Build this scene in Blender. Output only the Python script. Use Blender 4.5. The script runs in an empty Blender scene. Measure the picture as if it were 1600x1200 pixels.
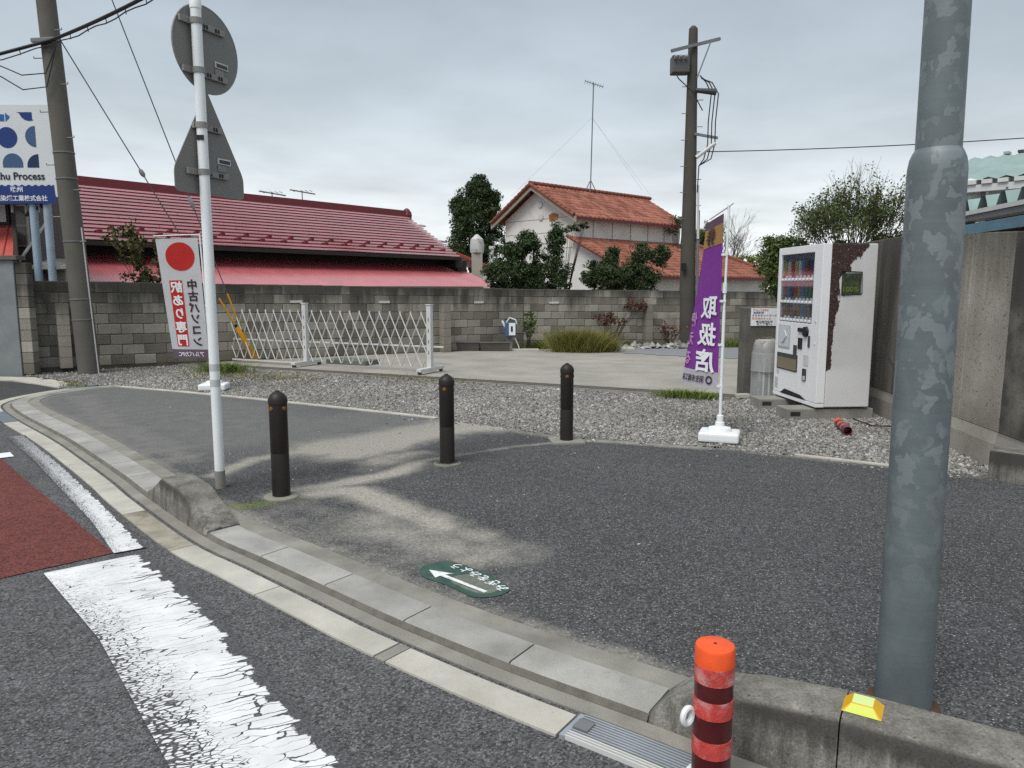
import bpy, bmesh, math, random
import numpy as np
from mathutils import Vector, Matrix

S = bpy.context.scene
COL = S.collection
R = math.radians
rng = np.random.default_rng(7)
random.seed(7)

# ------------------------------------------------------------------ camera
cd = bpy.data.cameras.new('camera'); cam = bpy.data.objects.new('camera', cd); COL.objects.link(cam)
cam.location = (0, 0, 1.55)
cam.rotation_euler = (R(90) - math.atan(150 / 1150), 0, 0)
cd.sensor_fit = 'HORIZONTAL'; cd.sensor_width = 36; cd.lens = 36 * 1150 / 1600
cd.clip_start = 0.05; cd.clip_end = 3000
S.camera = cam
# ------------------------------------------------------------------ exposure
S.view_settings.view_transform = 'Standard'; S.view_settings.look = 'None'
S.view_settings.gamma = 1; S.view_settings.use_curve_mapping = False
S.view_settings.exposure = 0.95
S.cycles.max_bounces = 6; S.cycles.diffuse_bounces = 3; S.cycles.glossy_bounces = 3; S.cycles.use_adaptive_sampling = True; S.cycles.adaptive_threshold = .01; S.cycles.use_denoising = False
# ------------------------------------------------------------------ sun
SUN_EL, SUN_AZ = 58, 215          # elevation, compass-like azimuth (0 = +Y, clockwise)
sd = bpy.data.lights.new('sun', 'SUN'); sun = bpy.data.objects.new('sun', sd); COL.objects.link(sun)
sd.energy = 1.5; sd.angle = R(35); sd.color = (1, .975, .94)
_d = Vector((math.sin(R(SUN_AZ)) * math.cos(R(SUN_EL)), math.cos(R(SUN_AZ)) * math.cos(R(SUN_EL)), math.sin(R(SUN_EL))))
sun.rotation_euler = _d.to_track_quat('Z', 'Y').to_euler(); sun.location = (0, 0, 30)
# ------------------------------------------------------------------ world: overcast deck over a Nishita sky
W = bpy.data.worlds.new('World'); S.world = W; W.use_nodes = True
nt = W.node_tree; nt.nodes.clear()
def wn(t, **k):
    n = nt.nodes.new(t)
    for a, b in k.items(): setattr(n, a, b)
    return n
def wl(a, b): nt.links.new(a, b)
wo = wn('ShaderNodeOutputWorld'); bg = wn('ShaderNodeBackground'); bg.inputs[1].default_value = 0.1
sky = wn('ShaderNodeTexSky', sky_type='NISHITA'); sky.sun_disc = False
sky.sun_elevation = R(SUN_EL); sky.sun_rotation = R(SUN_AZ); sky.air_density = 1; sky.dust_density = 3
tc = wn('ShaderNodeTexCoord'); sx = wn('ShaderNodeSeparateXYZ'); wl(tc.outputs['Generated'], sx.inputs[0])
mz = wn('ShaderNodeMath', operation='MAXIMUM'); wl(sx.outputs[2], mz.inputs[0]); mz.inputs[1].default_value = 0
az = wn('ShaderNodeMath', operation='ADD'); wl(mz.outputs[0], az.inputs[0]); az.inputs[1].default_value = .10
dx = wn('ShaderNodeMath', operation='DIVIDE'); wl(sx.outputs[0], dx.inputs[0]); wl(az.outputs[0], dx.inputs[1])
dy = wn('ShaderNodeMath', operation='DIVIDE'); wl(sx.outputs[1], dy.inputs[0]); wl(az.outputs[0], dy.inputs[1])
cx = wn('ShaderNodeCombineXYZ'); wl(dx.outputs[0], cx.inputs[0]); wl(dy.outputs[0], cx.inputs[1])
cn = wn('ShaderNodeTexNoise'); cn.inputs['Scale'].default_value = .55; cn.inputs['Detail'].default_value = 6
cn.inputs['Roughness'].default_value = .55; cn.inputs['Distortion'].default_value = .25
wl(cx.outputs[0], cn.inputs['Vector'])
cn2 = wn('ShaderNodeTexNoise'); cn2.inputs['Scale'].default_value = 1.7; cn2.inputs['Detail'].default_value = 5; wl(cx.outputs[0], cn2.inputs['Vector'])
ns = wn('ShaderNodeMath', operation='MULTIPLY_ADD'); wl(cn2.outputs[0], ns.inputs[0]); ns.inputs[1].default_value = .35; wl(cn.outputs[0], ns.inputs[2])
# elevation term: paler towards the horizon
er = wn('ShaderNodeValToRGB'); wl(mz.outputs[0], er.inputs[0])
e = er.color_ramp; e.elements[0].position = 0; e.elements[0].color = (.90, .93, .93, 1)
e.elements[1].position = 1; e.elements[1].color = (.52, .56, .60, 1)
for p, c in ((.07, (.84, .88, .89)), (.15, (.64, .70, .735)), (.24, (.49, .555, .605)), (.34, (.40, .46, .51)), (.6, (.48, .54, .585))):
    q = e.elements.new(p); q.color = (*c, 1)
nr = wn('ShaderNodeMapRange'); wl(ns.outputs[0], nr.inputs[0])
nr.inputs[1].default_value = .42; nr.inputs[2].default_value = .92; nr.inputs[3].default_value = .80; nr.inputs[4].default_value = 1.28
cm = wn('ShaderNodeVectorMath', operation='SCALE'); wl(er.outputs[0], cm.inputs[0]); wl(nr.outputs[0], cm.inputs['Scale'])
sc2 = wn('ShaderNodeVectorMath', operation='SCALE'); wl(cm.outputs[0], sc2.inputs[0]); sc2.inputs['Scale'].default_value = 5.7
mx = wn('ShaderNodeMix', data_type='RGBA'); mx.inputs[0].default_value = .94
wl(sky.outputs[0], mx.inputs[6]); wl(sc2.outputs[0], mx.inputs[7])
wl(mx.outputs[2], bg.inputs[0]); wl(bg.outputs[0], wo.inputs[0])

# ================================================================== helpers
def tag(o, label=None, cat=None, group=None, kind=None):
    if label: o['label'] = label
    if cat: o['category'] = cat
    if group: o['group'] = group
    if kind: o['kind'] = kind
    return o
def empty(name, loc=(0, 0, 0), rz=0, label=None, cat=None, group=None, kind=None):
    o = bpy.data.objects.new(name, None); COL.objects.link(o); o.location = loc; o.rotation_euler = (0, 0, rz)
    o.empty_display_size = .1
    return tag(o, label, cat, group, kind)
class MB:
    def __init__(s): s.V = []; s.F = []
    def add(s, vs, fs, M=None):
        b = len(s.V)
        for v in vs:
            v = Vector(v)
            if M is not None: v = M @ v
            s.V.append(tuple(v))
        for f in fs: s.F.append(tuple(b + i for i in f))
        return s
    def box(s, x0, x1, y0, y1, z0, z1, M=None):
        return s.add([(x0,y0,z0),(x1,y0,z0),(x1,y1,z0),(x0,y1,z0),(x0,y0,z1),(x1,y0,z1),(x1,y1,z1),(x0,y1,z1)],
              [(0,3,2,1),(4,5,6,7),(0,1,5,4),(1,2,6,5),(2,3,7,6),(3,0,4,7)], M)
    def prism(s, poly, z0, z1, M=None):
        n = len(poly)
        a = sum(poly[i][0]*poly[(i+1)%n][1]-poly[(i+1)%n][0]*poly[i][1] for i in range(n))
        if a < 0: poly = poly[::-1]
        return s.add([(x,y,z0) for x,y in poly]+[(x,y,z1) for x,y in poly],
              [tuple(range(n-1,-1,-1)), tuple(range(n,2*n))]+[(i,(i+1)%n,n+(i+1)%n,n+i) for i in range(n)], M)
    def tube(s, pts, r, seg=8, M=None, cap=True):
        pts = [Vector(p) for p in pts]; n = len(pts)
        if not hasattr(r, '__len__'): r = [r]*n
        vs = []; up = None
        for i, p in enumerate(pts):
            d = (pts[min(i+1,n-1)]-pts[max(i-1,0)]).normalized()
            if up is None:
                up = Vector((0,0,1)) if abs(d.z) < .9 else Vector((1,0,0))
            a = d.cross(up)
            if a.length < 1e-4: a = d.orthogonal()
            a.normalize(); b = a.cross(d).normalized(); up = b
            for k in range(seg):
                t = 2*math.pi*k/seg
                vs.append(p + (a*math.cos(t)+b*math.sin(t))*r[i])
        fs = []
        for i in range(n-1):
            for k in range(seg):
                k2 = (k+1)%seg
                fs.append((i*seg+k, i*seg+k2, (i+1)*seg+k2, (i+1)*seg+k))
        if cap: fs += [tuple(range(seg-1,-1,-1)), tuple((n-1)*seg+k for k in range(seg))]
        return s.add(vs, fs, M)
    def lathe(s, prof, seg=16, c=(0,0,0), M=None):
        n = len(prof); vs = []
        for r, z in prof:
            for k in range(seg):
                t = 2*math.pi*k/seg; vs.append((c[0]+r*math.cos(t), c[1]+r*math.sin(t), c[2]+z))
        fs = []
        for i in range(n-1):
            for k in range(seg):
                k2 = (k+1)%seg; fs.append((i*seg+k, i*seg+k2, (i+1)*seg+k2, (i+1)*seg+k))
        fs += [tuple(range(seg-1,-1,-1)), tuple((n-1)*seg+k for k in range(seg))]
        return s.add(vs, fs, M)
    def mesh(s, name, bevel=0, bseg=2, fix=True):
        me = bpy.data.meshes.new(name); me.from_pydata(s.V, [], s.F)
        if fix or bevel:
            bm = bmesh.new(); bm.from_mesh(me)
            if fix: bmesh.ops.recalc_face_normals(bm, faces=bm.faces)
            if bevel:
                es = [x for x in bm.edges if len(x.link_faces) == 2 and x.calc_face_angle() > .5]
                bmesh.ops.bevel(bm, geom=es, offset=bevel, segments=bseg, affect='EDGES', profile=.6)
            bm.to_mesh(me); bm.free()
        me.update(); return me
    def build(s, name, mat, parent=None, smooth=False, bevel=0, bseg=2, loc=None, fix=True, sharp=.6):
        me = s.mesh(name, bevel, bseg, fix)
        return link(name, me, mat, parent, smooth, loc, sharp)
def link(name, me, mat, parent=None, smooth=False, loc=None, sharp=.6):
    if mat is not None and not me.materials: me.materials.append(mat)
    if smooth:
        me.polygons.foreach_set('use_smooth', [True]*len(me.polygons))
        if sharp: me.set_sharp_from_angle(angle=sharp)
    o = bpy.data.objects.new(name, me); COL.objects.link(o)
    if parent is not None: o.parent = parent
    if loc is not None: o.location = loc
    return o
def copy_tree(o, parent=None):
    c = o.copy(); COL.objects.link(c); c.parent = parent
    for ch in o.children: copy_tree(ch, c)
    return c
def fmesh(name, V, F, var=None):
    """fast numpy mesh: V (n,3), F (m,k)"""
    me = bpy.data.meshes.new(name); k = F.shape[1]
    me.vertices.add(len(V)); me.vertices.foreach_set('co', V.astype(np.float32).ravel())
    me.loops.add(F.size); me.loops.foreach_set('vertex_index', F.astype(np.int32).ravel())
    me.polygons.add(len(F)); me.polygons.foreach_set('loop_start', np.arange(0, F.size, k, dtype=np.int32))
    me.polygons.foreach_set('loop_total', np.full(len(F), k, dtype=np.int32))
    me.update(calc_edges=True)
    if var is not None:
        a = me.attributes.new('var', 'FLOAT', 'POINT'); a.data.foreach_set('value', var.astype(np.float32))
    return me
def rotm(loc, rz=0, rx=0, ry=0):
    return Matrix.Translation(loc) @ Matrix.Rotation(rz,4,'Z') @ Matrix.Rotation(ry,4,'Y') @ Matrix.Rotation(rx,4,'X')

# ------------------------------------------------------------------ text as flat print
_tc = {}
def glyphs(body, bold=0):
    k = (body, bold)
    if k not in _tc:
        c = bpy.data.curves.new('t', 'FONT'); c.body = body; c.offset = bold; c.resolution_u = 3
        o = bpy.data.objects.new('t', c); COL.objects.link(o); bpy.context.view_layer.update()
        dg = bpy.context.evaluated_depsgraph_get(); m = bpy.data.meshes.new_from_object(o.evaluated_get(dg))
        bm = bmesh.new(); bm.from_mesh(m); w_ = max(x.co.x for x in bm.verts)
        for q in range(1, int(w_/.12)+1):
            if len(body) == 1: bmesh.ops.bisect_plane(bm, geom=bm.verts[:]+bm.edges[:]+bm.faces[:], plane_co=(q*.12, 0, 0), plane_no=(1, 0, 0))
        bm.to_mesh(m); bm.free()
        v = np.array([x.co[:2] for x in m.vertices]); f = [tuple(p.vertices) for p in m.polygons]
        bpy.data.objects.remove(o); bpy.data.curves.remove(c); bpy.data.meshes.remove(m)
        mn, mxx = v.min(0), v.max(0); v = v - (mn+mxx)/2
        _tc[k] = (v, f, mxx-mn)
    return _tc[k]
def put_text(mb, body, mapf, cx, cy, size, bold=.012, mirror=False, width=None, vertical=False, pitch=1.08, sx=1.0):
    if vertical:
        n = len(body)
        for i, ch in enumerate(body):
            put_text(mb, ch, mapf, cx, cy + ((n-1)/2 - i)*size*pitch, size, bold, mirror, None, False, sx=sx)
        return
    v, f, d = glyphs(body, bold)
    kx = size*sx if width is None else width/d[0]
    m = -1 if mirror else 1
    mb.add([mapf(cx + m*x*kx, cy + y*size) for x, y in v], f)

# ------------------------------------------------------------------ materials
class NT:
    def __init__(s, name):
        s.m = bpy.data.materials.new(name); s.m.use_nodes = True; s.t = s.m.node_tree; s.t.nodes.clear()
        s.out = s.n('ShaderNodeOutputMaterial'); s.b = s.n('ShaderNodeBsdfPrincipled'); s.l(s.b.outputs[0], s.out.inputs[0])
        s.tc = s.n('ShaderNodeTexCoord'); s.co = s.tc.outputs['Object']
    def n(s, t, **k):
        x = s.t.nodes.new(t)
        for a, b in k.items(): setattr(x, a, b)
        return x
    def l(s, a, b): s.t.links.new(a, b)
    def val(s, sock, v):
        if hasattr(v, 'is_output'): s.l(v, sock)
        else:
            if hasattr(v, '__len__') and len(v) == 3 and len(sock.default_value) == 4: v = (*v, 1)
            sock.default_value = v
    def scale(s, vec, sc):
        m = s.n('ShaderNodeMapping'); s.l(vec, m.inputs[0]); m.inputs['Scale'].default_value = sc; return m.outputs[0]
    def noise(s, sc, detail=5, rough=.55, vec=None, dist=0):
        x = s.n('ShaderNodeTexNoise'); s.l(vec or s.co, x.inputs['Vector'])
        x.inputs['Scale'].default_value = sc; x.inputs['Detail'].default_value = detail
        x.inputs['Roughness'].default_value = rough; x.inputs['Distortion'].default_value = dist; return x.outputs[0]
    def voro(s, sc, vec=None, feature='F1', out='Distance'):
        x = s.n('ShaderNodeTexVoronoi', feature=feature); s.l(vec or s.co, x.inputs['Vector']); x.inputs['Scale'].default_value = sc
        return x.outputs[out]
    def math(s, op, a, b=0, c=None):
        x = s.n('ShaderNodeMath', operation=op); s.val(x.inputs[0], a); s.val(x.inputs[1], b)
        if c is not None: s.val(x.inputs[2], c)
        return x.outputs[0]
    def rng(s, v, a, b, c=0, d=1, smooth=False):
        x = s.n('ShaderNodeMapRange'); s.val(x.inputs[0], v)
        for i, q in enumerate((a, b, c, d)): s.val(x.inputs[i+1], q)
        if smooth: x.interpolation_type = 'SMOOTHSTEP'
        return x.outputs[0]
    def mix(s, f, a, b, blend='MIX'):
        x = s.n('ShaderNodeMix', data_type='RGBA', blend_type=blend); s.val(x.inputs[0], f); s.val(x.inputs[6], a); s.val(x.inputs[7], b)
        return x.outputs[2]
    def mul(s, col, f):
        x = s.n('ShaderNodeVectorMath', operation='SCALE'); s.val(x.inputs[0], col); s.val(x.inputs['Scale'], f); return x.outputs[0]
    def sep(s, vec=None):
        x = s.n('ShaderNodeSeparateXYZ'); s.l(vec or s.co, x.inputs[0]); return x.outputs
    def attr(s, name, out='Fac'):
        x = s.n('ShaderNodeAttribute', attribute_name=name); return x.outputs[out]
    def objrand(s): return s.n('ShaderNodeObjectInfo').outputs['Random']
    def bump(s, h, strength=.3, dist=.01):
        x = s.n('ShaderNodeBump'); x.inputs['Strength'].default_value = strength; x.inputs['Distance'].default_value = dist
        s.l(h, x.inputs['Height']); s.l(x.outputs[0], s.b.inputs['Normal'])
    def done(s, col, rough=.7, metal=0, spec=.35):
        s.val(s.b.inputs['Base Color'], col); s.val(s.b.inputs['Roughness'], rough); s.b.inputs['Metallic'].default_value = metal
        s.b.inputs['Specular IOR Level'].default_value = spec; return s.m
def V3(a): return (a, a, a) if not hasattr(a, '__len__') else a
def simple(name, c, rough=.6, var=.18, scale=6, bump=.1, bscale=80, metal=0, spec=.35, grime=0, gcol=(.06,.055,.05), objr=0, gscale=2.5):
    t = NT(name); n = t.noise(scale)
    col = t.mul(c, t.rng(n, .3, .7, 1-var, 1+var))
    if objr: col = t.mul(col, t.rng(t.objrand(), 0, 1, 1-objr, 1+objr))
    if grime:
        g = t.noise(gscale, 8, .65); g2 = t.rng(g, .5, .72, 0, grime); col = t.mix(g2, col, gcol)
    if bump >= .25: col = t.mul(col, t.rng(t.noise(bscale*2.2, 3, .7), .3, .7, .74, 1.26)); col = t.mix(t.rng(t.noise(bscale*.45, 4, .7), .60, .70, 0, .45), col, t.mul(c, .45))
    if bump: t.bump(t.noise(bscale, 4), bump, .004)
    return t.done(col, t.rng(n, .3, .7, max(.05, rough-.08), min(1, rough+.08)), metal, spec)

def asphalt(name, base, light, white=.35, dust=False, stain=True):
    t = NT(name)
    vc = t.voro(130, out='Color'); r = t.sep(vc)[0]; g = t.sep(vc)[1]
    big = t.noise(.9, 5); mid = t.noise(14, 4)
    k = t.math('MULTIPLY', t.rng(r, 0, 1, .38, 1.62), t.rng(big, .3, .7, .86, 1.14))
    k = t.math('MULTIPLY', k, t.rng(mid, .3, .7, .85, 1.15))
    col = t.mul(base, k)
    col = t.mix(t.rng(g, .80, .97, 0, .75), col, light)
    vb = t.voro(95, out='Color'); wsp = t.sep(vb)[2]
    vd = t.voro(95); spot = t.math('MULTIPLY', t.rng(wsp, .968, .972), t.rng(vd, .18, .34, 1, 0))
    col = t.mix(t.math('MULTIPLY', spot, .8), col, (white, white, white*.96))
    h = t.voro(130)
    if dust:
        d = t.attr('dust'); nz = t.noise(5, 6, .6); fz = t.noise(60, 3)
        d2 = t.math('ADD', d, t.math('MULTIPLY', t.math('SUBTRACT', nz, .5), t.rng(d, .02, .3, 0, .9)))
        d2 = t.rng(d2, .12, .80); d2 = t.math('MULTIPLY', d2, t.rng(fz, .35, .6, .6, 1))
        col = t.mix(t.math('MULTIPLY', d2, .86), col, t.mul((.40, .375, .32), t.rng(t.noise(30, 4), .3, .7, .8, 1.2)))
        col = t.mix(t.math('MULTIPLY', t.attr('old'), t.rng(nz, .25, .75, .55, .95)), col, t.mul((.155, .153, .148), t.rng(fz, .3, .7, .7, 1.25)))
        w = t.attr('wet'); col = t.mul(col, t.rng(w, 0, 1, 1, .62))
        mo = t.attr('moss'); mm = t.math('MULTIPLY', mo, t.rng(t.noise(45, 4), .42, .58)); col = t.mix(mm, col, (.13, .17, .02))
    t.bump(h, .55, .006)
    return t.done(col, .86, 0, .3)

def road_paint(name, paint, base=(.074, .075, .077)):
    """paint worn away along ragged, stretched cracks; uv: x along the stripe (m), y across 0..1"""
    t = NT(name); uv = t.n('ShaderNodeUVMap').outputs[0]; sx_ = t.sep(uv); a, b = sx_[0], sx_[1]
    wob = t.n('ShaderNodeTexNoise'); t.l(t.scale(uv, (9, 4, 1)), wob.inputs['Vector']); wob.inputs['Scale'].default_value = 1; wob.inputs['Detail'].default_value = 4
    def warped(sc, amt):
        m = t.n('ShaderNodeVectorMath', operation='MULTIPLY_ADD'); t.l(wob.outputs['Color'], m.inputs[0]); m.inputs[1].default_value = (amt, amt*.5, 0); t.l(t.scale(uv, sc), m.inputs[2]); return m.outputs[0]
    fv = warped((23, 2.3, 1), 1.5); fing = t.sep(t.voro(1, fv, out='Color'))[0]; gap = t.voro(1, fv, 'DISTANCE_TO_EDGE')
    cv = warped((60, 13, 1), 2.0); cgap = t.voro(1, cv, 'DISTANCE_TO_EDGE'); crnd = t.sep(t.voro(1, cv, out='Color'))[1]
    fine = t.noise(70, 5, .7, t.scale(uv, (1, .5, 1))); mid_ = t.noise(1, 5, .6, t.scale(uv, (5, 2, 1)))
    # fingers of paint at the far edge, long cracks between them, crazing at the near edge
    edge = t.rng(t.math('ADD', b, t.math('ADD', t.math('MULTIPLY', t.math('SUBTRACT', fing, .5), .11), t.math('MULTIPLY', t.math('SUBTRACT', fine, .5), .10))), .875, .885, 0, 1)
    wid = t.math('ADD', t.rng(b, .45, 1, .004, .034), t.math('MULTIPLY', t.rng(mid_, .45, .68), .018))
    ln = t.math('LESS_THAN', gap, t.math('MULTIPLY', wid, t.rng(t.math('ADD', mid_, t.math('MULTIPLY', fine, .5)), .62, .78, 0, 1)))
    craze = t.math('MULTIPLY', t.rng(t.math('ADD', b, t.math('MULTIPLY', t.math('SUBTRACT', mid_, .5), .7)), .0, .48, 1, 0), t.rng(t.attr('age'), 0, 1, .12, 1.0))
    hole = t.math('LESS_THAN', t.math('ADD', cgap, t.math('MULTIPLY', crnd, .05)), t.math('MULTIPLY', craze, .26))
    lost = t.math('MAXIMUM', t.math('MAXIMUM', edge, ln), hole)
    worn = t.rng(t.math('ADD', t.attr('gone'), t.math('MULTIPLY', t.math('SUBTRACT', fine, .5), 2.6)), .42, .62)
    lost = t.math('MAXIMUM', lost, worn)
    vc = t.voro(130, out='Color'); asp = t.mul(base, t.rng(t.sep(vc)[0], 0, 1, .45, 1.55))
    col = t.mix(lost, t.mul(paint, t.rng(t.noise(5, 6, .65), .3, .7, .80, 1.06)), asp)
    t.bump(t.math('MULTIPLY', lost, -1), .5, .003)
    return t.done(col, .75, 0, .3)

def block_mat():
    t = NT('concrete_block')
    geo = t.n('ShaderNodeNewGeometry'); wp = geo.outputs['Position']; z = t.sep(wp)[2]
    rnd = t.math('FRACT', t.math('ADD', t.objrand(), t.attr('var')))
    n = t.noise(1.1, 6, .6, wp); f = t.noise(55, 4, .6, wp); s = t.noise(1, 6, .6, t.scale(wp, (3.2, 3.2, .5)))
    base = t.mix(rnd, (.15, .139, .116), (.375, .35, .297))
    base = t.mul(base, t.rng(n, .3, .7, .75, 1.2)); base = t.mul(base, t.rng(f, .3, .7, .82, 1.15))
    # black weathering that runs down from the coping, and moss-brown at the foot
    top = t.math('ADD', t.rng(z, .75, 1.55, 0, 1.25), t.math('MULTIPLY', t.math('SUBTRACT', s, .5), 2.2))
    base = t.mix(t.rng(top, .45, 1.2, 0, .84), base, (.036, .034, .029))
    bl = t.math('MULTIPLY', t.rng(t.noise(.55, 4, .6, wp), .52, .68), t.rng(s, .4, .6, .3, 1))
    base = t.mix(t.math('MULTIPLY', bl, .6), base, (.045, .042, .034))
    ft = t.math('ADD', t.rng(z, .0, .35, .6, 0), t.math('MULTIPLY', t.math('SUBTRACT', n, .5), .8))
    base = t.mix(t.rng(ft, .2, .8, 0, .6), base, (.10, .085, .05))
    t.bump(f, .5, .006); return t.done(base, .92, 0, .2)

def conc_wall_mat():
    t = NT('stained_concrete'); p = t.sep()
    f = t.noise(70, 4); n = t.noise(1.6, 6); st = t.noise(1, 6, .62, t.scale(t.co, (5, 5, .35)))
    pit = t.rng(t.noise(30, 4, .65), .60, .66)
    col = t.mix(t.rng(n, .3, .7), (.24, .22, .182), (.41, .385, .325)); col = t.mul(col, t.rng(f, .3, .7, .82, 1.12))
    lowrow = t.math('MULTIPLY', t.rng(p[2], .32, .55, 1, 0), t.rng(f, .45, .6, .1, .5)); col = t.mix(lowrow, col, (.13, .105, .075))
    g = t.math('ADD', t.rng(p[2], .9, 2.1), t.math('MULTIPLY', t.math('SUBTRACT', st, .5), 1.9))
    col = t.mix(t.rng(g, .35, 1.1, 0, .76), col, (.055, .051, .044))
    # long black streak bands down the face
    band = t.math('ADD', t.math('SINE', t.math('MULTIPLY', p[1], 3.05), 0), t.math('MULTIPLY', t.math('SUBTRACT', st, .5), 1.6))
    nearer = t.math('LESS_THAN', t.math('ADD', p[1], t.math('MULTIPLY', st, .12)), 6.36)
    nb = t.math('MULTIPLY', nearer, t.rng(t.noise(2.2, 6), .3, .55, .35, .92))
    col = t.mix(nb, col, (.05, .047, .042))
    back = t.math('MULTIPLY', t.rng(p[1], 7.4, 8.4), t.rng(st, .34, .58, .35, .88)); col = t.mix(back, col, (.075, .07, .062))
    col = t.mix(t.math('MULTIPLY', pit, .7), col, (.06, .052, .045))
    foot = t.rng(p[2], .27, .32, 1, 0); col = t.mix(t.math('MULTIPLY', foot, .55), col, t.mul((.36, .34, .30), t.rng(n, .3, .7, .7, 1.15)))
    t.bump(t.math('ADD', f, t.math('MULTIPLY', pit, -.8)), .5, .006); return t.done(col, .9, 0, .2)

def galv_mat():
    t = NT('galvanised_steel'); v = t.scale(t.co, (1, 1, .8))
    w = t.noise(9, 4, .6, v); ad = t.n('ShaderNodeMix', data_type='VECTOR'); ad.inputs[0].default_value = .12
    nz = t.n('ShaderNodeTexNoise'); t.l(v, nz.inputs['Vector']); nz.inputs['Scale'].default_value = 12; nz.inputs['Detail'].default_value = 3
    t.l(v, ad.inputs[4]); t.l(nz.outputs['Color'], ad.inputs[5])
    c = t.voro(27, ad.outputs[1], out='Color'); r = t.sep(c)[0]
    c2 = t.voro(34, ad.outputs[1], out='Color'); r2 = t.sep(c2)[1]
    z = t.sep()[2]; bare = t.rng(z, .35, 1.0, 0, 1)
    k = t.math('MULTIPLY', t.math('MAXIMUM', t.rng(r, .74, .77), t.math('MULTIPLY', t.rng(r2, .86, .88), .6)), bare)
    col = t.mix(k, t.mul((.118, .142, .150), t.rng(w, .3, .7, .85, 1.15)), (.172, .200, .211))
    ln = t.noise(1, 5, .6, t.scale(t.co, (2, 2, 60))); col = t.mul(col, t.rng(ln, .3, .7, .93, 1.06))
    return t.done(col, .5, 0, .45)

def machine_side_mat():
    """white enamel with brown scale flaking from the top edge and the front edge (object y = depth, z = height)"""
    t = NT('rusty_enamel'); p = t.sep(); y, z = p[1], p[2]
    n = t.noise(7, 7, .65, t.scale(t.co, (1, 1, .55)), .4); f = t.noise(38, 5, .7); m = t.noise(2.2, 6)
    top = t.rng(z, 1.58, 1.90, 0, 1.1); lim = t.rng(z, .45, 1.5, .15, .215); fr = t.math('MULTIPLY', t.rng(t.math('SUBTRACT', y, lim), -.04, .06, 1, 0), t.rng(z, .36, .46))
    corner = t.math('MULTIPLY', t.rng(y, .22, .40, 1, 0), t.rng(z, 1.42, 1.62))
    far = t.rng(y, .42, .62, 0, .75)
    a = t.math('MAXIMUM', t.math('MULTIPLY', t.math('SUBTRACT', top, far), 1.0), t.math('MAXIMUM', fr, corner))
    a = t.math('ADD', a, t.math('MULTIPLY', t.math('SUBTRACT', n, .5), 1.7))
    rust = t.rng(a, .50, .56); rust = t.math('MULTIPLY', rust, t.rng(t.noise(55, 4, .75), .33, .38))
    white = t.mul((.60, .60, .59), t.rng(m, .3, .7, .88, 1.06))
    white = t.mix(t.rng(t.noise(14, 6, .7), .62, .74, 0, .35), white, (.28, .25, .2))
    low = t.rng(z, .40, .52, 1, 0); white = t.mix(t.math('MULTIPLY', low, .5), white, (.72, .72, .73))
    col = t.mix(rust, white, t.mix(t.rng(f, .35, .7), (.018, .011, .010), (.075, .04, .03)))
    t.bump(t.math('MULTIPLY', rust, -1), .4, .003)
    return t.done(col, t.rng(rust, 0, 1, .42, .85), 0, .4)

def tile_mat():
    t = NT('terracotta_tile'); geo = t.n('ShaderNodeNewGeometry'); wp = geo.outputs['Position']
    v = t.attr('var'); n = t.noise(.7, 5, .6, wp)
    col = t.mix(v, (.215, .072, .044), (.37, .148, .102)); col = t.mul(col, t.rng(n, .3, .7, .72, 1.15))
    g = t.rng(t.noise(1.6, 6, .65, wp), .54, .7, 0, .40); col = t.mix(g, col, (.085, .055, .045)); return t.done(col, .7, 0, .3)

def leaf_mat(name, a, b, rough=.55):
    t = NT(name); col = t.mix(t.attr('var'), a, b)
    t.b.inputs['Subsurface Weight'].default_value = 0
    return t.done(col, rough, 0, .3)
def stone_mat():
    t = NT('gravel_stone'); v = t.attr('var')
    r = t.n('ShaderNodeValToRGB'); t.l(v, r.inputs[0]); cr = r.color_ramp
    cr.elements[0].color = (.07, .066, .06, 1); cr.elements[1].color = (.54, .53, .505, 1)
    for p, c in ((.3, (.15, .145, .135, 1)), (.55, (.25, .24, .22, 1)), (.75, (.28, .275, .26, 1)), (.9, (.37, .365, .345, 1))): q = cr.elements.new(p); q.color = c
    wp = t.n('ShaderNodeNewGeometry').outputs['Position']
    col = t.mul(r.outputs[0], t.rng(t.noise(.7, 4, .6, wp), .3, .7, .8, 1.18)); return t.done(col, .85, 0, .25)
def cloth_mat(name, c, rough=.85):
    t = NT(name); col = t.mul(c, t.rng(t.noise(4, 4), .3, .7, .93, 1.05))
    tr = t.n('ShaderNodeBsdfTranslucent'); t.val(tr.inputs[0], col)
    t.done(col, rough, 0, .15); ms = t.n('ShaderNodeMixShader'); ms.inputs[0].default_value = .42
    t.l(t.b.outputs[0], ms.inputs[1]); t.l(tr.outputs[0], ms.inputs[2]); t.l(ms.outputs[0], t.out.inputs[0]); return t.m
def roof_mat(name, c, rough, coat=1.5):
    t = NT(name); wp = t.n('ShaderNodeNewGeometry').outputs['Position']
    col = t.mul(c, t.rng(t.noise(1.5, 5, .6, wp), .3, .7, .85, 1.12)); col = t.mul(col, t.rng(t.objrand(), 0, 1, .92, 1.08))
    t.bump(t.noise(2.5, 3, .5, wp), .10, .05); t.b.inputs['Coat Weight'].default_value = 1 if coat > 1.6 else .3; t.b.inputs['Coat Roughness'].default_value = rough*.8; t.b.inputs['Coat IOR'].default_value = coat; return t.done(col, t.rng(t.noise(3, 5, .6, wp), .3, .7, rough-.06, rough+.1), 0, .5)
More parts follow.
